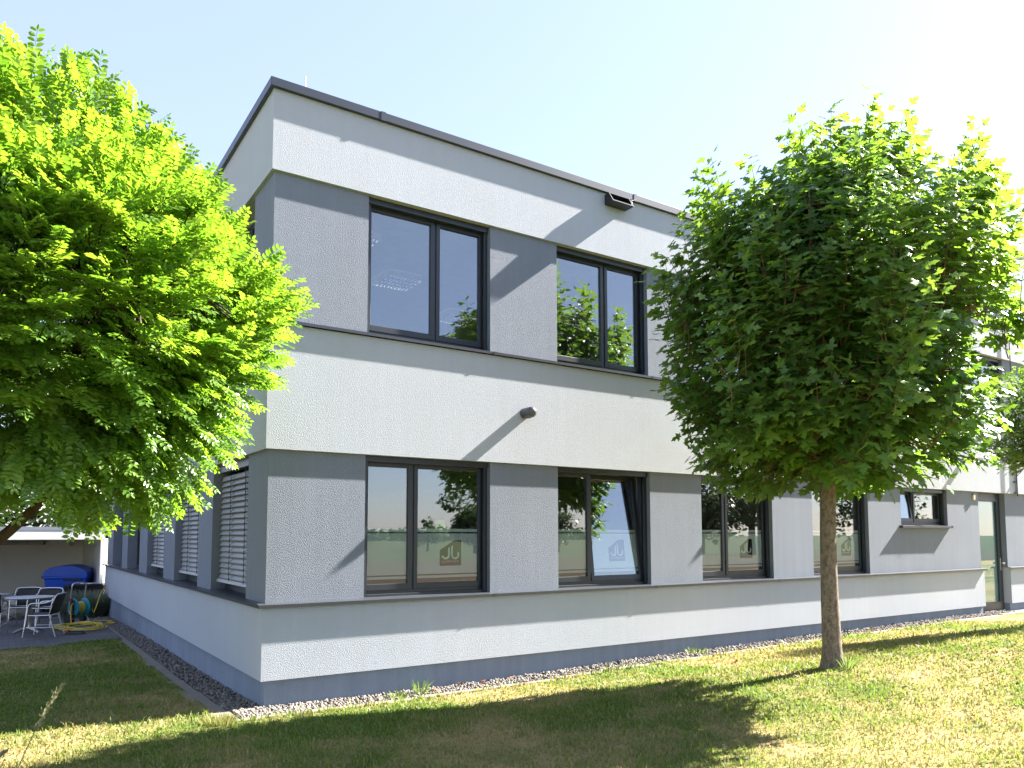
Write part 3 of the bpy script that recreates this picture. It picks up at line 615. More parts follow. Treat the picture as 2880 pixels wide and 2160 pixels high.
# ceiling lights inside
def ceiling_light(x, y, z, label):
    t = empty('ceiling_light', (x, y, z)); tag(t, label, 'ceiling light', 'louvred ceiling lights')
    m = MB(); 
    for a, b_, c, d in ((-.31, .31, -.31, -.29), (-.31, .31, .29, .31), (-.31, -.29, -.29, .29), (.29, .31, -.29, .29)): m.box(a, b_, c, d, -.09, -.002)
    m.build('housing', 'paper_grey', t)
    m = MB()
    for q in (-.21, -.07, .07, .21): m.box(-.285, .285, q-.018, q+.018, -.035, -.01)
    m.build('tube', 'tube_light', t)
    m = MB()
    for q in np.linspace(-.25, .25, 9): m.box(q-.014, q+.014, -.289, .289, -.085, -.045)
    for q in (-.145, 0, .145): m.box(-.289, .289, q-.03, q+.03, -.086, -.046)
    m.build('louvre', 'lamp_grey', t)
CL = [(2.7, 2.45, 'second row from the corner in the upper corner room'), (4.5, 3.75, 'upper corner room, set deeper into the room'), (1.45, 1.25, 'upper corner room, nearest the corner glass'), (6.4, 2.55, 'upper room behind the second upper window'), (8.2, 3.65, 'upper room behind the second upper window, further back'), (10.6, 2.5, 'upper room behind the maple')]
for x, y, l in CL: ceiling_light(x, y, 5.958, 'louvred square ceiling light, '+l)

# ------------------------------------------------------------------ shelter at the back left
sh = empty('open_shelter', (-3, 15.3, float(gl(15)))); tag(sh, 'flat roofed white rendered shelter open to the terrace', 'shelter')
def shp(name, m, mat, bev=0):
    o = m.build(name, mat, sh, bev); o.matrix_parent_inverse = Matrix.Translation((-sh.location.x, -sh.location.y, -sh.location.z)); return o
shp('fascia', MB().box(-12, -.012, 15.28, 15.5, 1.765, 2.01), 'garage_render')
shp('corner_post', MB().box(-.10, -.012, 15.282, 15.5, -.7, 1.765), 'garage_render')
shp('roof_edge', MB().box(-12.05, .04, 15.274, 15.56, 2.01, 2.105), 'light_metal')
shp('roof', MB().box(-12, .0, 15.5, 21.7, 1.78, 1.98), 'garage_render')
shp('back_wall', MB().box(-12, .2, 21.5, 21.7, -.9, 1.779), 'garage_render')
shp('side_wall', MB().box(-.03, .2, 15.5, 21.5, -.9, 1.779), 'garage_render')
shp('end_wall', MB().box(-12, -11.8, 15.5, 21.5, -.9, 1.779), 'garage_render')
t = empty('strip_light', (-2.3, 21.5, 1.63)); tag(t, 'long grey tubular strip light fixed high on shelter wall', 'lamp')
m = MB(); m.tube([(-1.2, -.06, 0), (1.12, -.06, 0)], .055, 12); m.build('tube', 'paper_grey', t); m = MB(); m.tube([(1.10, -.06, 0), (1.16, -.06, 0)], .062, 12); m.build('end_cap', 'lamp_grey', t); MB().box(-1.2, 1.1, -.02, 0, -.03, .03).build('bracket', 'lamp_grey', t)
m = MB(); m.lathe([(.0, -.13), (.06, -.12), (.075, -.06), (.075, .0), (.05, .04), (.05, .1)], (-.40, 21.38, 1.66), 14); m.box(-.43, -.37, 21.38, 21.5, 1.68, 1.72); o = m.build('wall_lantern', 'paper_grey'); tag(o, 'small round pale lantern on the shelter back wall', 'lamp')

# ------------------------------------------------------------------ terrace furniture and bins
def chair(loc, face, label):
    t = empty('terrace_chair', (loc[0], loc[1], float(H(loc[0], loc[1]))+.012), math.atan2(face[1], face[0])-math.pi/2); tag(t, label, 'chair', 'aluminium armchairs on the terrace')
    # local: +y is the way the chair faces
    wv = 'weave_black'; al = 'steel'; r = .0125
    for s in (-1, 1):
        m = MB(); m.tube(curve([(s*.27, .27, 0), (s*.265, .225, .3), (s*.262, .20, .56), (s*.262, .17, .635), (s*.262, .11, .655), (s*.262, -.10, .665), (s*.255, -.24, .72)], 5), r, 8); m.build('arm', al, t)
        m = MB(); m.tube([(s*.235, -.30, 0), (s*.22, -.17, .43), (s*.225, -.215, .60)], r, 8); m.build('rear_leg', al, t)
        m = MB(); m.tube([(s*.25, .235, .19), (s*.235, -.255, .19)], .008, 6); m.build('side_stretcher', al, t)
    m = MB(); m.tube(curve([(-.255, -.21, .60), (-.262, -.265, .74), (-.235, -.30, .815), (-.12, -.32, .835), (.12, -.32, .835), (.235, -.30, .815), (.262, -.265, .74), (.255, -.21, .60)], 6), r, 8); m.build('back_frame', al, t)
    m = MB(); V = []; nu, nv = 9, 6
    for i in range(nu):
        for j in range(nv):
            u_ = -1+2*i/(nu-1); v_ = j/(nv-1); V.append((u_*.235, -.185-.125*v_-.03*(1-u_*u_), .44+.375*v_))
    F = [(i*nv+j, (i+1)*nv+j, (i+1)*nv+j+1, i*nv+j+1) for i in range(nu-1) for j in range(nv-1)]; m.add(V, F, True); o = m.build('backrest', wv, t); o.modifiers.new('s', 'SOLIDIFY').thickness = .016
    m = MB(); V = []
    for i in range(nu):
        for j in range(nv):
            u_ = -1+2*i/(nu-1); v_ = j/(nv-1); V.append((u_*.225, -.19+.42*v_, .435+.012*v_-.012*(1-u_*u_)))
    m.add(V, F, True); o = m.build('seat', wv, t); o.modifiers.new('s', 'SOLIDIFY').thickness = .018
    m = MB(); m.tube([(-.245, .225, .42), (.245, .225, .42)], r, 8); m.tube([(-.225, -.19, .42), (.225, -.19, .42)], r, 8); m.tube([(-.245, .225, .42), (-.225, -.19, .42)], r, 8); m.tube([(.245, .225, .42), (.225, -.19, .42)], r, 8); m.build('seat_frame', al, t)
chair((-1.62, 9.36), (-1, .42), 'aluminium armchair with black woven seat in front of the table')
chair((-1.86, 12.45), (-.25, -1), 'aluminium armchair behind the table, left of the pair')
chair((-1.52, 11.75), (-.55, -1), 'aluminium armchair behind the table, in front of the blue container')
chair((-2.52, 10.45), (.2, 1), 'aluminium armchair cut by the left picture edge')
def table(loc, label):
    t = empty('terrace_table', (loc[0], loc[1], float(H(*loc))+.012)); tag(t, label, 'table', 'round aluminium terrace tables')
    m = MB(); m.lathe([(0, .70), (.44, .70), (.455, .705), (.46, .715), (.455, .727), (.44, .73), (0, .73)], (0, 0, 0), 40, False); m.build('table_top', 'table_top', t)
    m = MB(); m.lathe([(.034, .06), (.03, .1), (.03, .69), (.09, .70)], (0, 0, 0), 16); m.build('column', 'steel', t)
    for k in range(4):
        a = k*math.pi/2+.5; m = MB(); m.tube([(0, 0, .075), (.2*math.cos(a), .2*math.sin(a), .055), (.33*math.cos(a), .33*math.sin(a), .012)], [.032, .028, .016], 8); m.build('foot', 'steel', t)
table((-1.83, 10.45), 'round grey aluminium table between the terrace chairs'); table((-2.62, 12.6), 'second round aluminium table at the left picture edge')
def bin_big():
    t = empty('waste_container', (-.66, 17.45, float(gl(17.3))+.012), R(-14)); tag(t, 'large blue wheeled waste container with arched lid', 'waste container')
    m = MB(); V = []
    ring = lambda w_, l, z: [(-w_, -l, z), (w_, -l, z), (w_, l, z), (-w_, l, z)]
    V = ring(.44, .58, .17)+ring(.52, .66, .95)+ring(.55, .69, .97)+ring(.55, .69, 1.03)
    F = [(3, 2, 1, 0)]+[(4*k+i, 4*k+(i+1) % 4, 4*k+4+(i+1) % 4, 4*k+4+i) for k in range(3) for i in range(4)]; m.add(V, F); m.build('body', 'plastic_blue', t, .02)
    m = MB(); n = 12; prof = [(.56*math.cos(a), 1.035+.30*math.sin(a)**.8) for a in np.linspace(0, math.pi, n)]
    m.prism(prof, 1, -.70, .70); m.build('lid', 'plastic_blue', t, .01)
    MB().box(-.59, -.50, -.68, .68, .985, 1.045).build('lid_grip', 'plastic_navy', t, .01)
    m = MB(); m.tube([(.05, -.62, .68), (.05, -.76, .68)], .06, 14); m.tube([(.05, -.72, .68), (.05, -.76, .68)], .085, 14); m.build('trunnion', 'plastic_black', t)
    m = MB(); m.box(-.05, .42, -.695, -.655, .90, .96); m.build('end_bracket', 'plastic_black', t, .01)
    for sx_ in (-1, 1):
        for sy_ in (-1, 1):
            m = MB(); m.tube([(sx_*.4-.025, sy_*.5, .1), (sx_*.4+.025, sy_*.5, .1)], .095, 14); m.box(sx_*.4-.035, sx_*.4+.035, sy_*.5-.03, sy_*.5+.03, .1, .19); m.build('wheel', 'plastic_black', t)
bin_big()
t = empty('refuse_bin', (-.42, 15.45, float(gl(15.4))+.012), R(4)); tag(t, 'wide black refuse bin with pale sheets on its lid', 'bin')
m = MB(); ring = lambda w_, l, z: [(-w_, -l, z), (w_, -l, z), (w_, l, z), (-w_, l, z)]; V = ring(.36, .22, .05)+ring(.43, .28, .76); m.add(V, [(3, 2, 1, 0), (4, 5, 6, 7)]+[(i, (i+1) % 4, 4+(i+1) % 4, 4+i) for i in range(4)]); m.build('body', 'plastic_black', t, .015)
m = MB(); m.prism([(-.47, .765), (.47, .765), (.46, .80), (.30, .825), (-.30, .825), (-.46, .80)], 1, -.33, .31); m.build('lid', 'plastic_black', t, .008)
for s in (-1, 1): m = MB(); m.tube([(s*.3-.02, .24, .09), (s*.3+.02, .24, .09)], .09, 14); m.build('wheel', 'plastic_black', t)
o = MB().box(-.55, .05, 15.3, 15.58, float(gl(15.4))+.841, float(gl(15.4))+.852).build('cardboard_sheet', 'paper_grey'); tag(o, 'pale flat sheet lying on the black refuse bin', 'sheet')
t = empty('storage_crate', (-1.62, 17.6, float(gl(17.6))+.012), R(-10)); tag(t, 'low dark blue plastic crate left of the blue container', 'crate')
MB().box(-.36, .36, -.25, .25, 0, .52).build('body', 'plastic_navy', t, .02); MB().box(-.38, .38, -.27, .27, .521, .57).build('lid', 'plastic_navy', t, .015)
# boulder
for (bx_, by_, s_, lab) in ((-2.12, 14.75, (.50, .33, .34), 'rough striped natural boulder at the terrace edge'), (-2.75, 14.6, (.4, .35, .3), 'second boulder at the left picture edge')):
    V, F = icos(4); d = np.array([.75+.5*fbm(v[0]*2.1+v[2]+bx_*3, v[1]*2+v[2]*3.1) for v in V]); V = V*d[:, None]*np.array(s_)
    V[:, 2] = np.maximum(V[:, 2], -s_[2]*.55); me = arr_mesh('boulder', V, F); o = link('boulder', me, 'boulder'); o.location = (bx_, by_, float(H(bx_, by_))+s_[2]*.55); tag(o, lab, 'boulder')
# hose reel cart
t = empty('hose_reel', (-.80, 12.25, float(H(-.8, 12.25))+.012), R(28)); tag(t, 'teal garden hose reel cart with steel handle', 'hose reel')
m = MB(); m.tube(curve([(-.17, .10, .28), (-.17, .04, .75), (-.165, .02, .88), (-.11, .015, .925), (.11, .015, .925), (.165, .02, .88), (.17, .04, .75), (.17, .10, .28)], 6), .013, 8); m.build('handle', 'steel', t)
for s in (-1, 1):
    m = MB(); V = []; n = 28
    for rr, xx in ((.075, 0), (.20, 0), (.215, s*.012), (.215, s*.03), (.19, s*.03), (.075, s*.02)): V += [(s*.115+xx, rr*math.cos(2*math.pi*k/n), .36+rr*math.sin(2*math.pi*k/n)) for k in range(n)]
    m.add(V, [(i*n+k, i*n+(k+1) % n, (i+1)*n+(k+1) % n, (i+1)*n+k) for i in range(5) for k in range(n)], True); m.build('drum_disc', 'plastic_teal', t)
    MB().prism([(-.05, .2), (.09, .2), (.11, .5), (.05, .56), (-.02, .52)], 0, s*.155-.018, s*.155+.018).build('side_bracket', 'plastic_black', t, .006)
    MB().box(s*.17-.02, s*.17+.02, .02, .07, .52, .58).build('clamp', 'plastic_red', t, .005)
    m = MB(); m.tube([(s*.19-.03, .13, .1), (s*.19+.03, .13, .1)], .10, 16); m.build('wheel', 'plastic_black', t)
m = MB(); m.tube([(-.24, -.06, .12), (-.19, -.06, .12)], .095, 3); m.build('wheel_cover', 'plastic_red', t)
m = MB(); m.box(-.27, -.16, -.12, .0, .0, .22); m.build('foot_block', 'plastic_black', t, .01)
m = MB(); m.tube([(-.2, -.1, .03), (.2, -.1, .03)], .012, 8); m.tube([(-.2, -.1, .03), (-.17, .1, .3)], .012, 8); m.tube([(.2, -.1, .03), (.17, .1, .3)], .012, 8); m.build('frame', 'steel', t)
m = MB()
for k in range(5): m.tube([(-.07+.035*k, .125*math.cos(a), .36+.125*math.sin(a)) for a in np.linspace(0, 2*math.pi, 24)], .012, 6, False)
m.build('wound_hose', 'hose_yellow', t)
# yellow hose: a heap of loops, then up to the tap
rr = random.Random(3); P = []
zg = lambda x, y: float(H(x, y))+.022
def hp(x, y, dz=0): return (x, y, zg(x, y)+dz)
P += [hp(-.93, 12.1, .45), hp(-.98, 11.95, .40), hp(-.99, 11.8, .18), hp(-.97, 11.55, 0)]
for k in range(9):
    cx, cy = -.86+rr.uniform(-.12, .12), 10.75+rr.uniform(-.35, .35); ax, ay = rr.uniform(.28, .46), rr.uniform(.6, 1.05)
    for j in range(7):
        a = 1.2+j*2*math.pi/7+rr.uniform(-.15, .15); P.append(hp(cx+ax*math.cos(a), cy+ay*math.sin(a), .012*k*rr.random()+.008*k*.3))
for q in ((-.3, 11.2), (-.12, 11.5), (-.25, 11.8), (-.1, 12.05), (-.22, 12.4), (-.45, 12.6), (-.55, 12.55)): P.append(hp(*q))
o = MB().tube(curve(P, 6), .0115, 6).build('garden_hose', 'hose_yellow'); tag(o, 'yellow garden hose lying in loops on the terrace', 'hose')
o = MB().tube(curve([(-.5, 12.5, .1), (-.46, 12.6, .02), (-.36, 13.0, .16), (-.22, 13.7, .38), (-.06, 14.4, .5)], 6), .0115, 6).build('supply_hose', 'hose_yellow'); tag(o, 'yellow hose rising from the reel to the wall tap', 'hose')
t = empty('wall_tap', (0, 14.45, .55)); tag(t, 'garden tap with red hose connector at the end of the wall', 'tap')
m = MB(); m.tube([(-.001, 0, 0), (-.08, 0, 0)], .014, 8); m.box(-.1, -.03, -.03, .03, .012, .03); m.build('tap_body', 'steel', t); m = MB(); m.tube([(-.065, -.02, -.02), (-.06, -.05, -.1)], .02, 8); m.build('connector', 'plastic_red', t)
t = empty('lawn_sprinkler', (-1.08, 9.2, float(H(-1.08, 9.2))+.012), R(-35)); tag(t, 'flat black oscillating sprinkler lying on the terrace', 'sprinkler')
m = MB(); m.prism([(-.2, 0), (.2, 0), (.15, .05), (-.15, .05)], 1, -.07, .07); m.build('base', 'plastic_black', t, .006); m = MB(); m.tube([(-.17, 0, .065), (.17, 0, .065)], .014, 8); m.build('spray_bar', 'plastic_black', t); MB().box(-.19, -.13, -.03, .03, .05, .09).build('dial', 'plastic_red', t, .006)

# ------------------------------------------------------------------ trees
def leaf_robinia(seed, pairs=6):
    r = random.Random(seed); V = []; F = []; L_ = 1.0
    def pos(s): return Vector((0, s, -.10*s*s)), Vector((0, 1, -.20*s)).normalized()
    # rachis
    for i in range(4):
        for j in range(2):
            p, d = pos(i/3); V.append((p.x+(j-.5)*.014, p.y, p.z))
    F += [(2*i, 2*i+1, 2*i+3, 2*i+2) for i in range(3)]
    def leaflet(p, d, n_, ln, wd):
        s = d.cross(n_).normalized(); b = len(V); up_ = n_*wd*.18
        for q in (p, p+d*ln*.28+s*wd*.46+up_, p+d*ln*.68+s*wd*.44+up_, p+d*ln, p+d*ln*.68-s*wd*.44+up_, p+d*ln*.28-s*wd*.46+up_): V.append(q[:])
        F.append((b, b+1, b+2, b+3)); F.append((b, b+3, b+4, b+5))
    for i in range(pairs):
        s = .16+.80*i/(pairs-1); p, d = pos(s); k = .27*(1-.35*abs(s-.5))*r.uniform(.9, 1.1)
        for sd in (-1, 1):
            dd = (d*r.uniform(.35, .6)+Vector((sd, 0, 0))+Vector((0, 0, r.uniform(-.35, .05)))).normalized(); n_ = (Vector((0, 0, 1))+Vector((sd*r.uniform(-.1, .3), r.uniform(-.25, .25), 0))).normalized()
            n_ = (n_-dd*n_.dot(dd)).normalized(); leaflet(p+dd*.02, dd, n_, k, k*.54)
    p, d = pos(1); leaflet(p, d, Vector((0, 0, 1)), .2, .1)
    return np.array([tuple(v) for v in V]), np.array(F)
def leaf_maple(seed):
    r = random.Random(seed)
    half = [(.0, .0), (.12, -.06), (.37, -.08), (.23, .09), (.40, .15), (.63, .40), (.43, .40), (.20, .42), (.17, .60), (.31, .69), (.15, .76), (0, 1.06)]
    pts = half+[(-x, y) for x, y in half[-2:0:-1]]; V = [(0, .28, 0)]; fold = r.uniform(.0, .22); curl = r.uniform(.0, .25)
    for x, y in pts: V.append((x, y, -fold*abs(x)*.7+.05*math.sin(9*x+4*y)-curl*max(0, y-.2)**2*.6-.12*x*x))
    n = len(pts); F = [(0, 1+i, 1+(i+1) % n) for i in range(n)]
    b = len(V); pl = .75; V += [(-.012, 0, 0), (.012, 0, 0), (.010, -pl, .10), (-.010, -pl, .10)]; F += [(b, b+1, b+2), (b, b+2, b+3)]
    return np.array(V), np.array(F)
def norm(a): return a/(np.linalg.norm(a, axis=-1, keepdims=True)+1e-9)
class Tree:
    def __init__(s, name, loc, label, cat='tree', group=None):
        s.root = empty(name, loc); tag(s.root, label, cat, group); s.P = []; s.D = []; s.U = []; s.S = []; s.C = []; s.wood = MB()
    def leaves(s, protos, mat, nsingle, pname='crown', single='leaf'):
        P, D, U, S, C = [np.array(a) for a in (s.P, s.D, s.U, s.S, s.C)]; org = np.array(s.root.location)
        Rm = frames(D, U); order = np.argsort(np.linalg.norm(P+org-np.array(CAM), axis=1)/S) if nsingle else np.arange(len(P))
        if nsingle:
            # the pieces that show largest from the path in front, skipping those deep inside
            single_i = order[:nsingle]
        rest = order[nsingle:]; Vs = []; Fs = []; Cs = []; off = 0; kk = len(protos)
        for k in range(kk):
            sel = rest[k::kk]
            if not len(sel): continue
            v, f, c = scatter(protos[k][0], protos[k][1], Rm[sel], P[sel], S[sel], C[sel]); Vs.append(v); Fs.append(f+off); Cs.append(c); off += len(v)
        o = link(pname, arr_mesh(pname, np.concatenate(Vs), np.concatenate(Fs), np.concatenate(Cs)), mat, s.root)
        if nsingle:
            o['kind'] = 'stuff'; ms = []
            for k in range(kk*2):
                me = arr_mesh(single, protos[k % kk][0], protos[k % kk][1], np.full(len(protos[k % kk][0]), (k+.5)/(2*kk))); me.materials.append(MATS[mat]); ms.append(me)
            for q, i in enumerate(single_i):
                o2 = bpy.data.objects.new(single, ms[q % len(ms)]); COL.objects.link(o2); o2.parent = s.root
                o2.matrix_basis = Matrix.Translation(P[i].tolist()) @ Matrix(Rm[i].tolist()).to_4x4() @ Matrix.Scale(float(S[i]), 4)
        return o
# --- the globe robinia close to the left edge
def robinia():
    loc = Vector((-2.75, -1.35, float(H(-2.75, -1.35)))); t = Tree('robinia_tree', loc, 'globe shaped robinia with bright feathery leaves at the left edge'); rg = random.Random(21)
    cen = Vector((-2.50, -1.5, 3.56))-loc; RAD = 1.74
    crown_base = Vector((0, 0, 1.75))
    tr = MB(); tr.tube(curve([(0, 0, -.1), (.02, 0, .3), (.0, .03, 1.0), (.03, 0, 1.75)], 5), [.15, .14, .125, .12, .115, .11, .108, .106, .105, .104, .103, .102, .102, .105, .11, .12], 14); tr.build('trunk', 'bark_dark', t.root)
    limbs = []
    for k in range(9):
        a = k*2*math.pi/9+rg.uniform(-.2, .2); el = rg.uniform(.25, 1.1); e = cen*.6+Vector((0, 0, 1.3))+Vector((math.cos(a)*math.cos(el), math.sin(a)*math.cos(el), math.sin(el)))*rg.uniform(1.0, 1.4)
        mid = crown_base.lerp(e, .45)+Vector((math.cos(a), math.sin(a), -.2))*.22; limbs.append((crown_base, mid, e))
        pts = curve([crown_base+Vector((0, 0, -.05)), mid, e], 6); n = len(pts); t.wood.tube(pts, [.075*(1-.8*i/n) for i in range(n)], 8)
    # the limb that shows below the crown
    e = Vector((-2.05, -1.45, 2.25))-loc; pts = curve([crown_base+Vector((0, 0, -.15)), Vector((-2.42, -1.42, 1.83))-loc, e], 7); t.wood.tube(pts, [.055*(1-.5*i/len(pts)) for i in range(len(pts))], 10)
    # clumps: lobes on the sphere give the layered outline
    lobes = []
    for k in range(90):
        v = Vector((rg.gauss(0, 1), rg.gauss(0, 1), rg.gauss(0, 1))).normalized(); lobes.append((v, rg.uniform(-.10, .16), rg.uniform(.22, .45)))
    def radius(v):
        r_ = RAD*(1-.05*max(0, -v.z))
        for l, a_, s_ in lobes:
            d = 1-v.dot(l)
            if d < s_*s_: r_ += a_*(1-d/(s_*s_))
        return r_
    n_sh = 0; camv = (Vector(CAM)-loc-cen).normalized()
    while n_sh < 1560:
        v = Vector((rg.gauss(0, 1), rg.gauss(0, 1), rg.gauss(0, 1))).normalized()
        if v.z < -.86: continue
        if v.dot(camv) < -.15 and v.x < .3 and rg.random() < .75: continue
        n_sh += 1
        depth = rg.choice([0, 0, 0, 0, .1, .2, .3, .45, .7, 1.0]); rr_ = radius(v)-depth*rg.uniform(.7, 1.2)
        tip = cen+Vector((v.x, v.y, v.z*(.93 if v.z > 0 else .99)))*rr_
        d0 = (v*1.0+Vector((0, 0, .45 if v.z > -.2 else .05))+Vector((rg.uniform(-.3, .3), rg.uniform(-.3, .3), rg.uniform(-.2, .2)))).normalized()
        ln = rg.uniform(.30, .50); base = tip-d0*ln; droop = rg.uniform(.02, .10)
        pts = [base.lerp(tip, f)+Vector((0, 0, droop*(f-f*f)*2-droop*f*f*.9)) for f in (0, .25, .5, .75, 1)]
        t.wood.tube(pts, [.006, .005, .004, .003, .002], 3, False)
        if n_sh % 4 == 0:
            l = min(limbs, key=lambda q: (q[2]-base).length); t.wood.tube([l[2].lerp(l[1], rg.random()*.6), l[2].lerp(base, .55)+Vector((0, 0, .06)), base], [.018, .012, .006], 4, False)
        side = d0.cross(Vector((0, 0, 1))).normalized(); nl = rg.randint(9, 13)
        tone = rg.uniform(.15, .75)
        for i in range(nl):
            f = .12+.88*i/(nl-1); p = pts[0].lerp(pts[-1], f); q = min(3, int(f*4)); p = pts[q].lerp(pts[q+1], f*4-q) if f < 1 else pts[-1]
            s = -1 if i % 2 else 1; spread = .95*(1-f*.65)
            d = (d0*(.55+.5*f)+side*s*spread+Vector((rg.uniform(-.3, .3), rg.uniform(-.3, .3), rg.uniform(-.45, .25)-.05))).normalized()
            u = (Vector((0, 0, 1))+v*.55+Vector((rg.uniform(-.6, .6), rg.uniform(-.6, .6), 0))).normalized()
            t.P.append(p[:]); t.D.append(d[:]); t.U.append(u[:]); t.S.append(rg.uniform(.17, .235)); t.C.append(min(1, max(0, tone+rg.uniform(-.25, .25))))
    t.wood.build('branches', 'bark_dark', t.root)
    t.leaves([leaf_robinia(k) for k in range(6)], 'leaf_robinia', 300)
robinia()
# --- the young maple on the lawn
def maple(name, loc, label, z0, z1, rmax, nsh, nin, nsingle, seed, lean=(0, 0), lsize=(.085, .135), spires=()):
    zg_ = float(H(loc[0], loc[1])); t = Tree(name, (loc[0], loc[1], zg_), label); rg = random.Random(seed); z0 -= zg_; z1 -= zg_
    prof_t = [0, .06, .15, .30, .5, .68, .82, .92, 1.0]; prof_r = [.72, .90, 1.0, 1.03, 1.0, .97, .88, .70, .45]
    ax = lambda z: Vector((lean[0]*max(0, z-z0)/(z1-z0), lean[1]*max(0, z-z0)/(z1-z0), z))
    lob = [(rg.uniform(0, 6.28), rg.uniform(0, 1), rg.uniform(-.20, .26), rg.uniform(.35, .7), rg.uniform(.10, .2)) for _ in range(26)]
    def rad(tt, a):
        r_ = rmax*np.interp(tt, prof_t, prof_r)
        for la, lt, amp, wa, wt in lob:
            da = (a-la+math.pi) % (2*math.pi)-math.pi; r_ += rmax*amp*math.exp(-(da/wa)**2-((tt-lt)/wt)**2)
        r_ *= 1-.11*max(0, math.cos(a-.2))**2*sstep((.38-tt)/.30)
        return r_*(1-.30*max(0, math.sin(a))**1.5)*(1-.20*max(0, -math.sin(a-.3)))     # crown shape drawn in at back and front to fit its cast shadow
    pts = curve([(0, 0, -.15), (.0, 0, .25), (-.008, .004, z0*.5), (.004, -.004, z0*.9), ax(z0+.8), ax(z0+(z1-z0)*.75)], 5); n = len(pts)
    rad_t = [float(np.interp(p.z, [-.15, .02, .2, z0*.5, z0, z0+1.2, z1], [.185, .142, .110, .095, .087, .05, .015])) for p in pts]
    tr = MB(); tr.tube(pts, rad_t, 20)
    tr.build('trunk', 'bark_maple', t.root)
    limbs = []
    for k in range(22):
        a = k*2.4+rg.uniform(-.3, .3); f = rg.uniform(.0, .55); s = ax(z0-.12+f*(z1-z0)*.6); tt = min(.95, .25+f+rg.uniform(0, .4)); e = ax(z0+tt*(z1-z0)); rr_ = rad(tt, a)*rg.uniform(.55, .8); e = e+Vector((math.cos(a), math.sin(a), 0))*rr_
        mid = s.lerp(e, .5)+Vector((math.cos(a), math.sin(a), 0))*.18-Vector((0, 0, .1)); pp = curve([s, mid, e], 6); limbs.append(pp)
        t.wood.tube(pp, [.032*(1-.8*i/len(pp)) for i in range(len(pp))], 6, False)
    def shoot(tip, d0, ln, out, nl, tone, droop=0):
        base = tip-d0*ln; bend = Vector((rg.uniform(-.05, .05), rg.uniform(-.05, .05), 0))-out*.06
        P = [base.lerp(tip, f)+bend*math.sin(f*math.pi)+Vector((0, 0, -droop*f*f)) for f in (0, .2, .4, .6, .8, 1)]
        t.wood.tube(P, [.0075, .0065, .0055, .0045, .0035, .002], 4, False)
        l = min(limbs, key=lambda q: min((q[i]-base).length for i in (4, 8, 11))); b0 = min(l[3:], key=lambda q: (q-base).length)
        if (b0-base).length < .75: t.wood.tube([b0, b0.lerp(base, .5)-Vector((0, 0, .04)), base], [.012, .009, .0075], 4, False)
        sd = d0.cross(Vector((.3, .2, 1))).normalized(); s2 = d0.cross(sd)
        for i in range(nl):
            f = .10+.90*i/max(1, nl-1); q = min(4, int(f*5)); p = P[q].lerp(P[q+1], f*5-q) if f < 1 else P[-1]
            for s in (-1, 1):
                axs = (sd if i % 2 else s2)*s
                dirn = (axs+d0*(.25+.5*f)+out*.35+Vector((rg.uniform(-.3, .3), rg.uniform(-.3, .3), rg.uniform(-.25, .2)))).normalized(); sz = rg.uniform(*lsize)*(1.0 if f < .8 else .75)
                pet = dirn*sz*.72+Vector((0, 0, .02)); d = (dirn+Vector((0, 0, -.30+rg.uniform(-.35, .3)))).normalized()
                u = (Vector((0, 0, 1))+out*.8+Vector((rg.uniform(-.7, .7), rg.uniform(-.7, .7), 0))).normalized()
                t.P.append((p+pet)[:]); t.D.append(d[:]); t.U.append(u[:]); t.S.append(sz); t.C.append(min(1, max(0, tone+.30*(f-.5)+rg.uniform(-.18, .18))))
    for k in range(nsh+nin):
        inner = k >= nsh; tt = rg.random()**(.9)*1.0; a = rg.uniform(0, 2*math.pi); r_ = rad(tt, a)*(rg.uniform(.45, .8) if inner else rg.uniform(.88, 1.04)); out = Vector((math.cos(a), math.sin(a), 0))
        tip = ax(z0+tt*(z1-z0))+out*r_
        upw = np.interp(tt, [0, .12, .3, .6, 1], [-.15, .2, .8, 1.2, 1.6]); d0 = (out*.75+Vector((0, 0, float(upw)*rg.uniform(.6, 1.3)))+Vector((rg.uniform(-.25, .25), rg.uniform(-.25, .25), 0))).normalized()
        ln = rg.uniform(.40, .85)*(1 if tt > .15 else .7)
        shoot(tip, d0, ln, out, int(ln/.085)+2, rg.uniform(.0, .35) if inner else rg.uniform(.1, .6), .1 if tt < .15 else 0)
    for (sx_, sy_, sz_, ln) in spires:
        tip = Vector((sx_, sy_, sz_-zg_)); out = Vector((sx_, sy_, 0)).normalized()
        shoot(tip, (Vector((0, 0, 1))+out*.12).normalized(), ln, out, int(ln/.08), rg.uniform(.65, .9))
        for _ in range(8):
            a = rg.uniform(0, 6.28); q = rg.uniform(.2, 1.0); off = Vector((math.cos(a)*(.07+.24*q), math.sin(a)*(.07+.24*q), -q*.9)); shoot(tip+off, (Vector((0, 0, 1))+out*.2+off*.6).normalized(), ln*.6, out, int(ln*.6/.08), rg.uniform(.45, .85))
    t.wood.build('branches', 'twig', t.root)
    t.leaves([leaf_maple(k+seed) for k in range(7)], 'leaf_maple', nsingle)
    return t
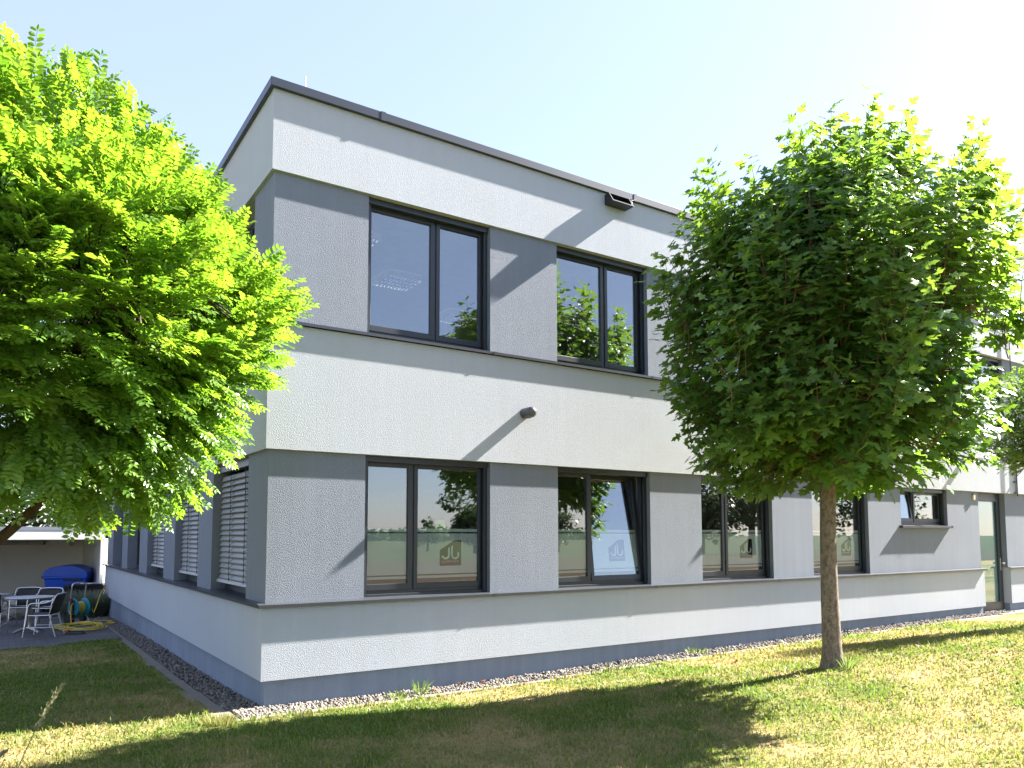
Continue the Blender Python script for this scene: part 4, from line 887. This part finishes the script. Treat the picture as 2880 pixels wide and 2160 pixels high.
# right/forward axes of the view on plan are only used to lay the upright shoots around the trunk
ra, fa = Vector((.833, -.553, 0)), Vector((.553, .833, 0))
sp = []
for r_, f_, z_, l_ in ((-1.36, .1, 6.46, 1.5), (-.98, -.25, 6.25, 1.2), (-1.55, -.5, 5.9, 1.0), (-.25, .2, 7.0, 1.5), (-.05, -.35, 6.85, 1.3), (.30, .45, 6.95, 1.3), (.60, .0, 7.18, 1.5), (.85, -.3, 6.85, 1.2), (1.92, .0, 6.85, 1.8), (1.72, .4, 6.5, 1.3), (1.62, -.35, 6.3, 1.2), (2.05, -.1, 6.1, 1.0), (-2.0, .2, 5.5, .9), (-2.05, -.3, 5.1, .8), (.0, -1.2, 6.1, 1.2), (-.5, -1.6, 5.5, 1.2), (.1, -1.8, 5.7, 1.4), (.75, -1.55, 5.7, 1.2), (-1.15, -1.3, 5.4, 1.1), (1.4, -1.1, 5.6, 1.0), (-.1, -2.0, 5.0, 1.1), (-1.6, -1.2, 4.5, .9), (.5, 1.0, 6.6, 1.1), (-.8, 1.0, 6.4, 1.1), (-.2, 1.6, 6.3, 1.1), (1.0, 1.5, 6.2, 1.1), (2.15, .3, 5.5, .9), (2.2, -.3, 5.1, .8)):
    p = (ra*r_+fa*f_)*1.01; sp.append((p.x, p.y-.12 if p.y < .9 else .8, 1.85+(z_-1.85)*1.017, l_))
maple('maple_tree', (5.90, -2.93), 'young maple with dense dark green crown and slim bare trunk', 2.47, 6.2, 1.90, 440, 340, 300, 5, (.16, -.15), (.115, .19), spires=sp)
maple('maple_tree', (13.45, -2.7), 'second maple reaching in at the right picture edge', 3.05, 5.0, 1.55, 300, 160, 0, 9, (0, 0), (.06, .10))

# --- trees that only the windows mirror, and the dark trees behind the shelter
def cloud_tree(name, loc, zc, rx, rz, label, mat, n, sz, seed, trunk=True, group=None):
    zg_ = float(H(loc[0], loc[1])); t = Tree(name, (loc[0], loc[1], zg_), label, group=group); rg = random.Random(seed)
    if trunk: m = MB(); m.tube([(0, 0, -.3), (.05, 0, zc*.5), (0, .1, zc)], [rx*.09, rx*.07, rx*.03], 8); m.build('trunk', 'bark_dark', t.root)
    cl = [(Vector((rg.gauss(0, .5), rg.gauss(0, .5), rg.gauss(0, .45))), rg.uniform(.28, .5)) for _ in range(22)]
    for c, r_ in cl: t.wood.tube([(0, 0, zc*.5), (c.x*rx*.5, c.y*rx*.5, zc+c.z*rz*.4), (c.x*rx, c.y*rx, zc+c.z*rz)], [rx*.03, rx*.02, rx*.008], 4, False)
    for i in range(n):
        c, r_ = rg.choice(cl); v = Vector((rg.gauss(0, 1), rg.gauss(0, 1), rg.gauss(0, 1))).normalized()*r_*rg.uniform(.6, 1.05)
        p = Vector(((c.x+v.x)*rx, (c.y+v.y)*rx, zc+(c.z+v.z)*rz))
        if p.z < .1: p.z = .1+rg.random()*.4
        t.P.append(p[:]); t.D.append(Vector((rg.gauss(0, 1), rg.gauss(0, 1), rg.gauss(0, .6)-.2))[:]); t.U.append((v+Vector((0, 0, .5)))[:]); t.S.append(sz*rg.uniform(.6, 1.3)); t.C.append(rg.random())
    t.wood.build('branches', 'bark_dark', t.root)
    q = np.array([(0, 0, 0), (.32, .35, .05), (0, 1, 0), (-.32, .35, .05)]); q2 = np.array([(0, 0, 0), (.45, .5, .1), (.05, 1, -.1), (-.4, .4, .1)]); f = np.array([[0, 1, 2, 3]])
    t.leaves([(q, f), (q2, f)], mat, 0)
gp = 'trees across the field mirrored in the ground floor windows'
cloud_tree('field_tree', (34.0, -52.0), 2.3, 2.5, 2.0, 'broad dark bush across the field mirrored beside the logo window', 'leaf_dark', 3600, .42, 31, group=gp)
cloud_tree('field_tree', (38.9, -71.0), 1.6, 1.9, 1.4, 'small round bush far across the field', 'leaf_dark', 1200, .4, 32, group=gp)
cloud_tree('field_tree', (52.0, -41.0), 3.6, 3.2, 2.9, 'grey green tree across the field mirrored in the third window', 'leaf_olive', 2600, .42, 33, group=gp)
cloud_tree('field_tree', (56.5, -39.0), 4.6, 4.2, 3.6, 'tall loose olive tree across the field mirrored in the third window', 'leaf_olive', 3600, .42, 34, group=gp)
cloud_tree('field_tree', (48.0, -58.0), 2.4, 2.6, 2.0, 'grey green bush across the field mirrored in the tilted window', 'leaf_olive', 1600, .4, 35, group=gp)
cloud_tree('field_tree', (62.0, -30.0), 3.5, 3.6, 2.8, 'green bush across the field mirrored in the small high window', 'leaf_dark', 2200, .42, 36, group=gp)
def tree_line():
    n = 9000; x = RNG.uniform(-80, 260, n); hh = 1.2+5.5*fbm(x*.045+3, x*0+2)**1.6; y = -245+RNG.uniform(-9, 9, n); z = hh*RNG.random(n)**.8
    q = np.array([(0, 0, 0), (.45, .5, .1), (.05, 1, -.1), (-.4, .4, .1)]); f = np.array([[0, 1, 2, 3]])
    V, F, c = scatter(q, f, rand_rot(n), np.stack([x, y, z], -1), RNG.uniform(.9, 1.9, n), RNG.random(n))
    o = link('far_tree_line', arr_mesh('far_tree_line', V, F, c), 'leaf_dark'); tag(o, 'low dark tree line along the far edge of the field', 'tree line', kind='stuff')
tree_line()
for k, (x, y, z) in enumerate(((-1.5, 28, 1.9), (1.6, 29, 2.0), (-5, 29, 2.2), (-9, 28, 2.0))):
    cloud_tree('evergreen_tree', (x, y), z, 2.0, 2.3, ('dark evergreen showing just above the shelter roof', 'dark evergreen behind the end of the building', 'dark evergreen behind the shelter, left of centre', 'dark evergreen behind the far end of the shelter')[k], 'leaf_evergreen_shaded', 1600, .3, 80+k, group='dark evergreens behind the shelter')

# ------------------------------------------------------------------ small plants
def tuft(name, loc, n, h, spread, mat, label, cat, seed, wd=.012, lean=.5, spike=False):
    rg = random.Random(seed); V = []; F = []; C = []
    for i in range(n):
        a = rg.uniform(0, 6.28); r_ = spread*math.sqrt(rg.random()); b = Vector((math.cos(a)*r_, math.sin(a)*r_, 0)); hh = h*rg.uniform(.55, 1); a2 = rg.uniform(0, 6.28)
        d = Vector((b.x/spread*lean+rg.uniform(-.2, .2), b.y/spread*lean+rg.uniform(-.2, .2), 1)).normalized(); s = Vector((math.cos(a2), math.sin(a2), 0))*wd/2
        m1 = b+d*hh*.6; tp = b+d*hh+Vector((d.x, d.y, 0))*hh*.25; k = len(V); V += [b-s, b+s, m1+s*.8, m1-s*.8, tp]; F += [(k, k+1, k+2), (k, k+2, k+3), (k+3, k+2, k+4)]; c = rg.random(); C += [c]*5
        if spike and rg.random() < .5:
            for j in range(5):
                p = tp-d*.02*j; k = len(V); V += [p, p+Vector((rg.uniform(-.015, .015), rg.uniform(-.015, .015), .012)), p+Vector((rg.uniform(-.015, .015), rg.uniform(-.015, .015), -.012))]; F.append((k, k+1, k+2)); C += [1]*3
    o = link(name, arr_mesh(name, np.array([tuple(v) for v in V]), np.array(F), C), mat); o.location = loc; tag(o, label, cat); return o
tuft('lavender_bush', (-.42, 14.55, float(gl(14.5))), 4200, .72, .40, 'lavender', 'grey green lavender bush in front of the black refuse bin', 'bush', 3, .014, .55, True)
tuft('lavender_bush', (-.74, 14.75, float(gl(14.7))), 500, .42, .2, 'lavender', 'smaller lavender clump beside the blue container', 'bush', 4, .014, .6, True)
tuft('weed', (1.52, -.24, float(gw(1.5))-.01), 44, .10, .12, 'weed', 'pale green weed sprouting from gravel near the corner', 'weed', 5, .018, 1.0)
tuft('weed', (1.86, -.12, float(gw(1.8))-.01), 30, .22, .09, 'weed', 'thin upright weed in gravel against the plinth', 'weed', 6, .014, .9)
tuft('weed', (6.6, -.1, float(gw(6.6))-.01), 40, .14, .15, 'weed', 'small weed in gravel left of the maple trunk', 'weed', 7, .016, 1.0)
tuft('grass_tuft', (5.95, -3.08, float(H(5.95, -3.08))-.01), 46, .26, .08, 'weed', 'long uncut grass tuft at the foot of the maple trunk', 'grass tuft', 8, .012, .9)
tuft('grass_tuft', (6.09, -3.0, float(H(6.09, -3.0))-.01), 34, .18, .07, 'weed', 'short grass tuft right of the maple trunk foot', 'grass tuft', 9, .012, 1.0)
tuft('grass_tuft', (-.52, -.40, float(H(-.52, -.4))-.01), 420, .10, .17, 'grass_blade', 'unmown grass growing over the kerb corner', 'grass tuft', 10, .008, .5)
# tall flowering grass stalks at the left
def stalk(loc, tip, label, seed, heads=34):
    rg = random.Random(seed); t = empty('grass_stalk', loc); tag(t, label, 'grass stalk'); tip = Vector(tip); c = curve([(0, 0, 0), tip*.4+Vector((0, 0, .06)), tip*.75+Vector((0, 0, .05)), tip], 6)
    m = MB(); m.tube(c, [.0035*(1-.7*i/len(c)) for i in range(len(c))], 4); o = m.build('stem', 'stalk', t)
    V = []; F = []; C = []; n = len(c)
    for i in range(heads):
        f = .42+.58*i/heads; k = min(n-2, int(f*(n-1))); p = c[k].lerp(c[k+1], f*(n-1)-k); dr = (c[k+1]-c[k]).normalized(); ln = .075*(1.05-f)*rg.uniform(.5, 1.2)+.012
        e = p+(Vector((rg.uniform(-1, 1), rg.uniform(-1, 1), rg.uniform(-.4, .6)))+dr*1.1).normalized()*ln
        for q in range(3):
            g = p.lerp(e, .4+.3*q); d = (dr+Vector((rg.uniform(-.6, .6), rg.uniform(-.6, .6), rg.uniform(-.5, .2)))).normalized(); s = d.cross(Vector((rg.random(), rg.random(), 1))).normalized()*.0038; k2 = len(V); s = s*1.7
            V += [g, g+d*.014+s, g+d*.032, g+d*.014-s]; F.append((k2, k2+1, k2+2, k2+3)); C += [rg.random()]*4
        k2 = len(V); V += [p, p+Vector((.0008, .0008, 0)), e+Vector((.0008, .0008, 0)), e]; F.append((k2, k2+1, k2+2, k2+3)); C += [.5]*4
    link('seed_head', arr_mesh('seed_head', np.array([tuple(v) for v in V]), np.array(F), C), 'stalk', t)
    V = []
    for q in range(3):
        a = rg.uniform(0, 6.28); d = Vector((math.cos(a)*.5, math.sin(a)*.5, 1)).normalized(); h = rg.uniform(.2, .35); m = MB(); m.tube(curve([(0, 0, 0), d*h*.6, d*h+Vector((math.cos(a)*.08, math.sin(a)*.08, -.04))], 4), [.004, .004, .0038, .0035, .003, .0025, .002, .0015, .001], 3); m.build('blade', 'stalk', t)
stalk((-2.33, -2.3, float(H(-2.33, -2.3))), (.32, .18, .72), 'tall flowering grass stalk leaning right on the left lawn', 1, 46)
stalk((-2.46, -2.5, float(H(-2.46, -2.5))), (.12, .1, .36), 'short grass stalk with dark narrow head at the lower left', 2, 20)
stalk((-2.5, -2.1, float(H(-2.5, -2.1))), (.06, .05, .42), 'thin grass stalk cut by the left picture edge', 3, 16)
# dead leaves lying about
dl = leaf_maple(99)
dlm = arr_mesh('fallen_leaf', dl[0]*np.array([1, 1, 2.2]), dl[1]); dlm.materials.append(MATS['dried_leaf'])
for k, (x, y, zz) in enumerate(((2.42, -.06, .03), (2.78, -.1, .03), (2.02, -.2, .03), (3.2, -.05, .03), (11.2, -.15, .03), (6.0, -1.35, .03), (9.6, -.2, .03))):
    o = bpy.data.objects.new('fallen_leaf', dlm); COL.objects.link(o); o.location = (x, y, float(gw(x) if y > -.34 else H(x, y))+zz); s = random.uniform(.05, .08); o.scale = (s, s, s); o.rotation_euler = (random.uniform(-.6, .6), random.uniform(-.6, .6), random.uniform(0, 6))
    tag(o, ('dry rust brown leaf on gravel, second right of the weed', 'dry rust brown leaf on gravel, third right of the weed', 'dry rust brown leaf on gravel just right of the weed', 'dry rust brown leaf on gravel, rightmost of the four near the corner', 'dry brown leaf on gravel right of the maple trunk, nearer the door', 'dry brown leaf lying alone on the sunlit lawn', 'dry brown leaf on gravel right of the maple trunk, nearer the trunk')[k], 'leaf')

# ------------------------------------------------------------------ mown grass
def grass(n_total):
    cx, cy = CAM[0], CAM[1]; out = []
    # sample by distance so that the near lawn is dense
    r = 1.6+16.5*RNG.random(n_total)**1.15; a = YAW+RNG.uniform(-.85, .80, n_total); x = cx+r*np.sin(a); y = cy+r*np.cos(a)
    ok = ((y < -.44) | (x < -.53)) & ~((x > -.53) & (y > -.44)) & (x < 17) & ~((x < 0) & (y > 7.414+(x+2.333)*.29+.05)) & (np.hypot(x-5.90, y+2.93) > .13)
    ok &= ~((x > DOOR[0]-.1) & (y > -.6))
    x, y, r = x[ok], y[ok], r[ok]; n = len(x); z = H(x, y)-.004; dry = dryness(x, y)
    edge = np.minimum(np.abs(y+.45)+(x < -.5)*9, np.abs(x+.53)+(y < -.45)*9) < .07
    patch = fbm(x*1.9+20, y*1.9+4)
    h = RNG.uniform(.016, .042, n)*(1+.9*(RNG.random(n) < .05))*(.75+.7*patch)*np.where(edge, 1.7, 1)*np.where(dry > .6, .8, 1); wd = (.0022+.0011*RNG.random(n))*np.maximum(1, r/3.6)
    a1 = RNG.uniform(0, 6.283, n); a2 = a1+RNG.uniform(-1, 1, n); ln = RNG.uniform(.1, 1.15, n)*h
    B = np.stack([x, y, z], -1); s = np.stack([np.cos(a1+1.57)*wd, np.sin(a1+1.57)*wd, 0*wd], -1); mid = B+np.stack([np.cos(a1)*ln*.35, np.sin(a1)*ln*.35, h*.62], -1); tip = B+np.stack([np.cos(a2)*ln, np.sin(a2)*ln, h], -1)
    V = np.stack([B-s, B+s, mid+s*.8, mid-s*.8, tip], 1).reshape(-1, 3); k = np.arange(n)[:, None]*5
    F = np.concatenate([k+np.array([0, 1, 2]), k+np.array([0, 2, 3]), k+np.array([3, 2, 4])], 0)
    c = np.clip(dry*.9+RNG.normal(0, .24, n), 0, 1)
    # clover leaves and cut straw lying between the blades
    m_ = 26000; pick = RNG.choice(n, m_, replace=False); bx_, by_ = x[pick], y[pick]; clov = (patch[pick] > .5) & (RNG.random(m_) < .75); ang = RNG.uniform(0, 6.283, m_)
    Ln = np.where(clov, RNG.uniform(.008, .016, m_), RNG.uniform(.02, .06, m_))*np.maximum(1, r[pick]/6); Wn = np.where(clov, Ln*.7, .0016*np.maximum(1, r[pick]/3.5)); zz = z[pick]+RNG.uniform(.008, .026, m_); ca, sa = np.cos(ang), np.sin(ang); tl = RNG.uniform(-.35, .35, m_)
    c4 = [np.stack([bx_+ca*u_*Ln-sa*v_*Wn, by_+sa*u_*Ln+ca*v_*Wn, zz+u_*Ln*tl], -1) for u_, v_ in ((-.5, 0), (0, -.5), (.5, 0), (0, .5))]
    V2 = np.stack(c4, 1).reshape(-1, 3); k2 = np.arange(m_)[:, None]*4+len(V); F = np.concatenate([F, k2+np.array([0, 1, 2]), k2+np.array([0, 2, 3])], 0); V = np.concatenate([V, V2])
    call = np.concatenate([np.repeat(c, 5), np.repeat(np.where(clov, 0, 1.0), 4)])
    o = link('grass', arr_mesh('grass', V, F, call), 'grass_blade'); tag(o, 'short mown lawn grass with dry straw coloured patches', 'grass', kind='stuff')
grass(330000)
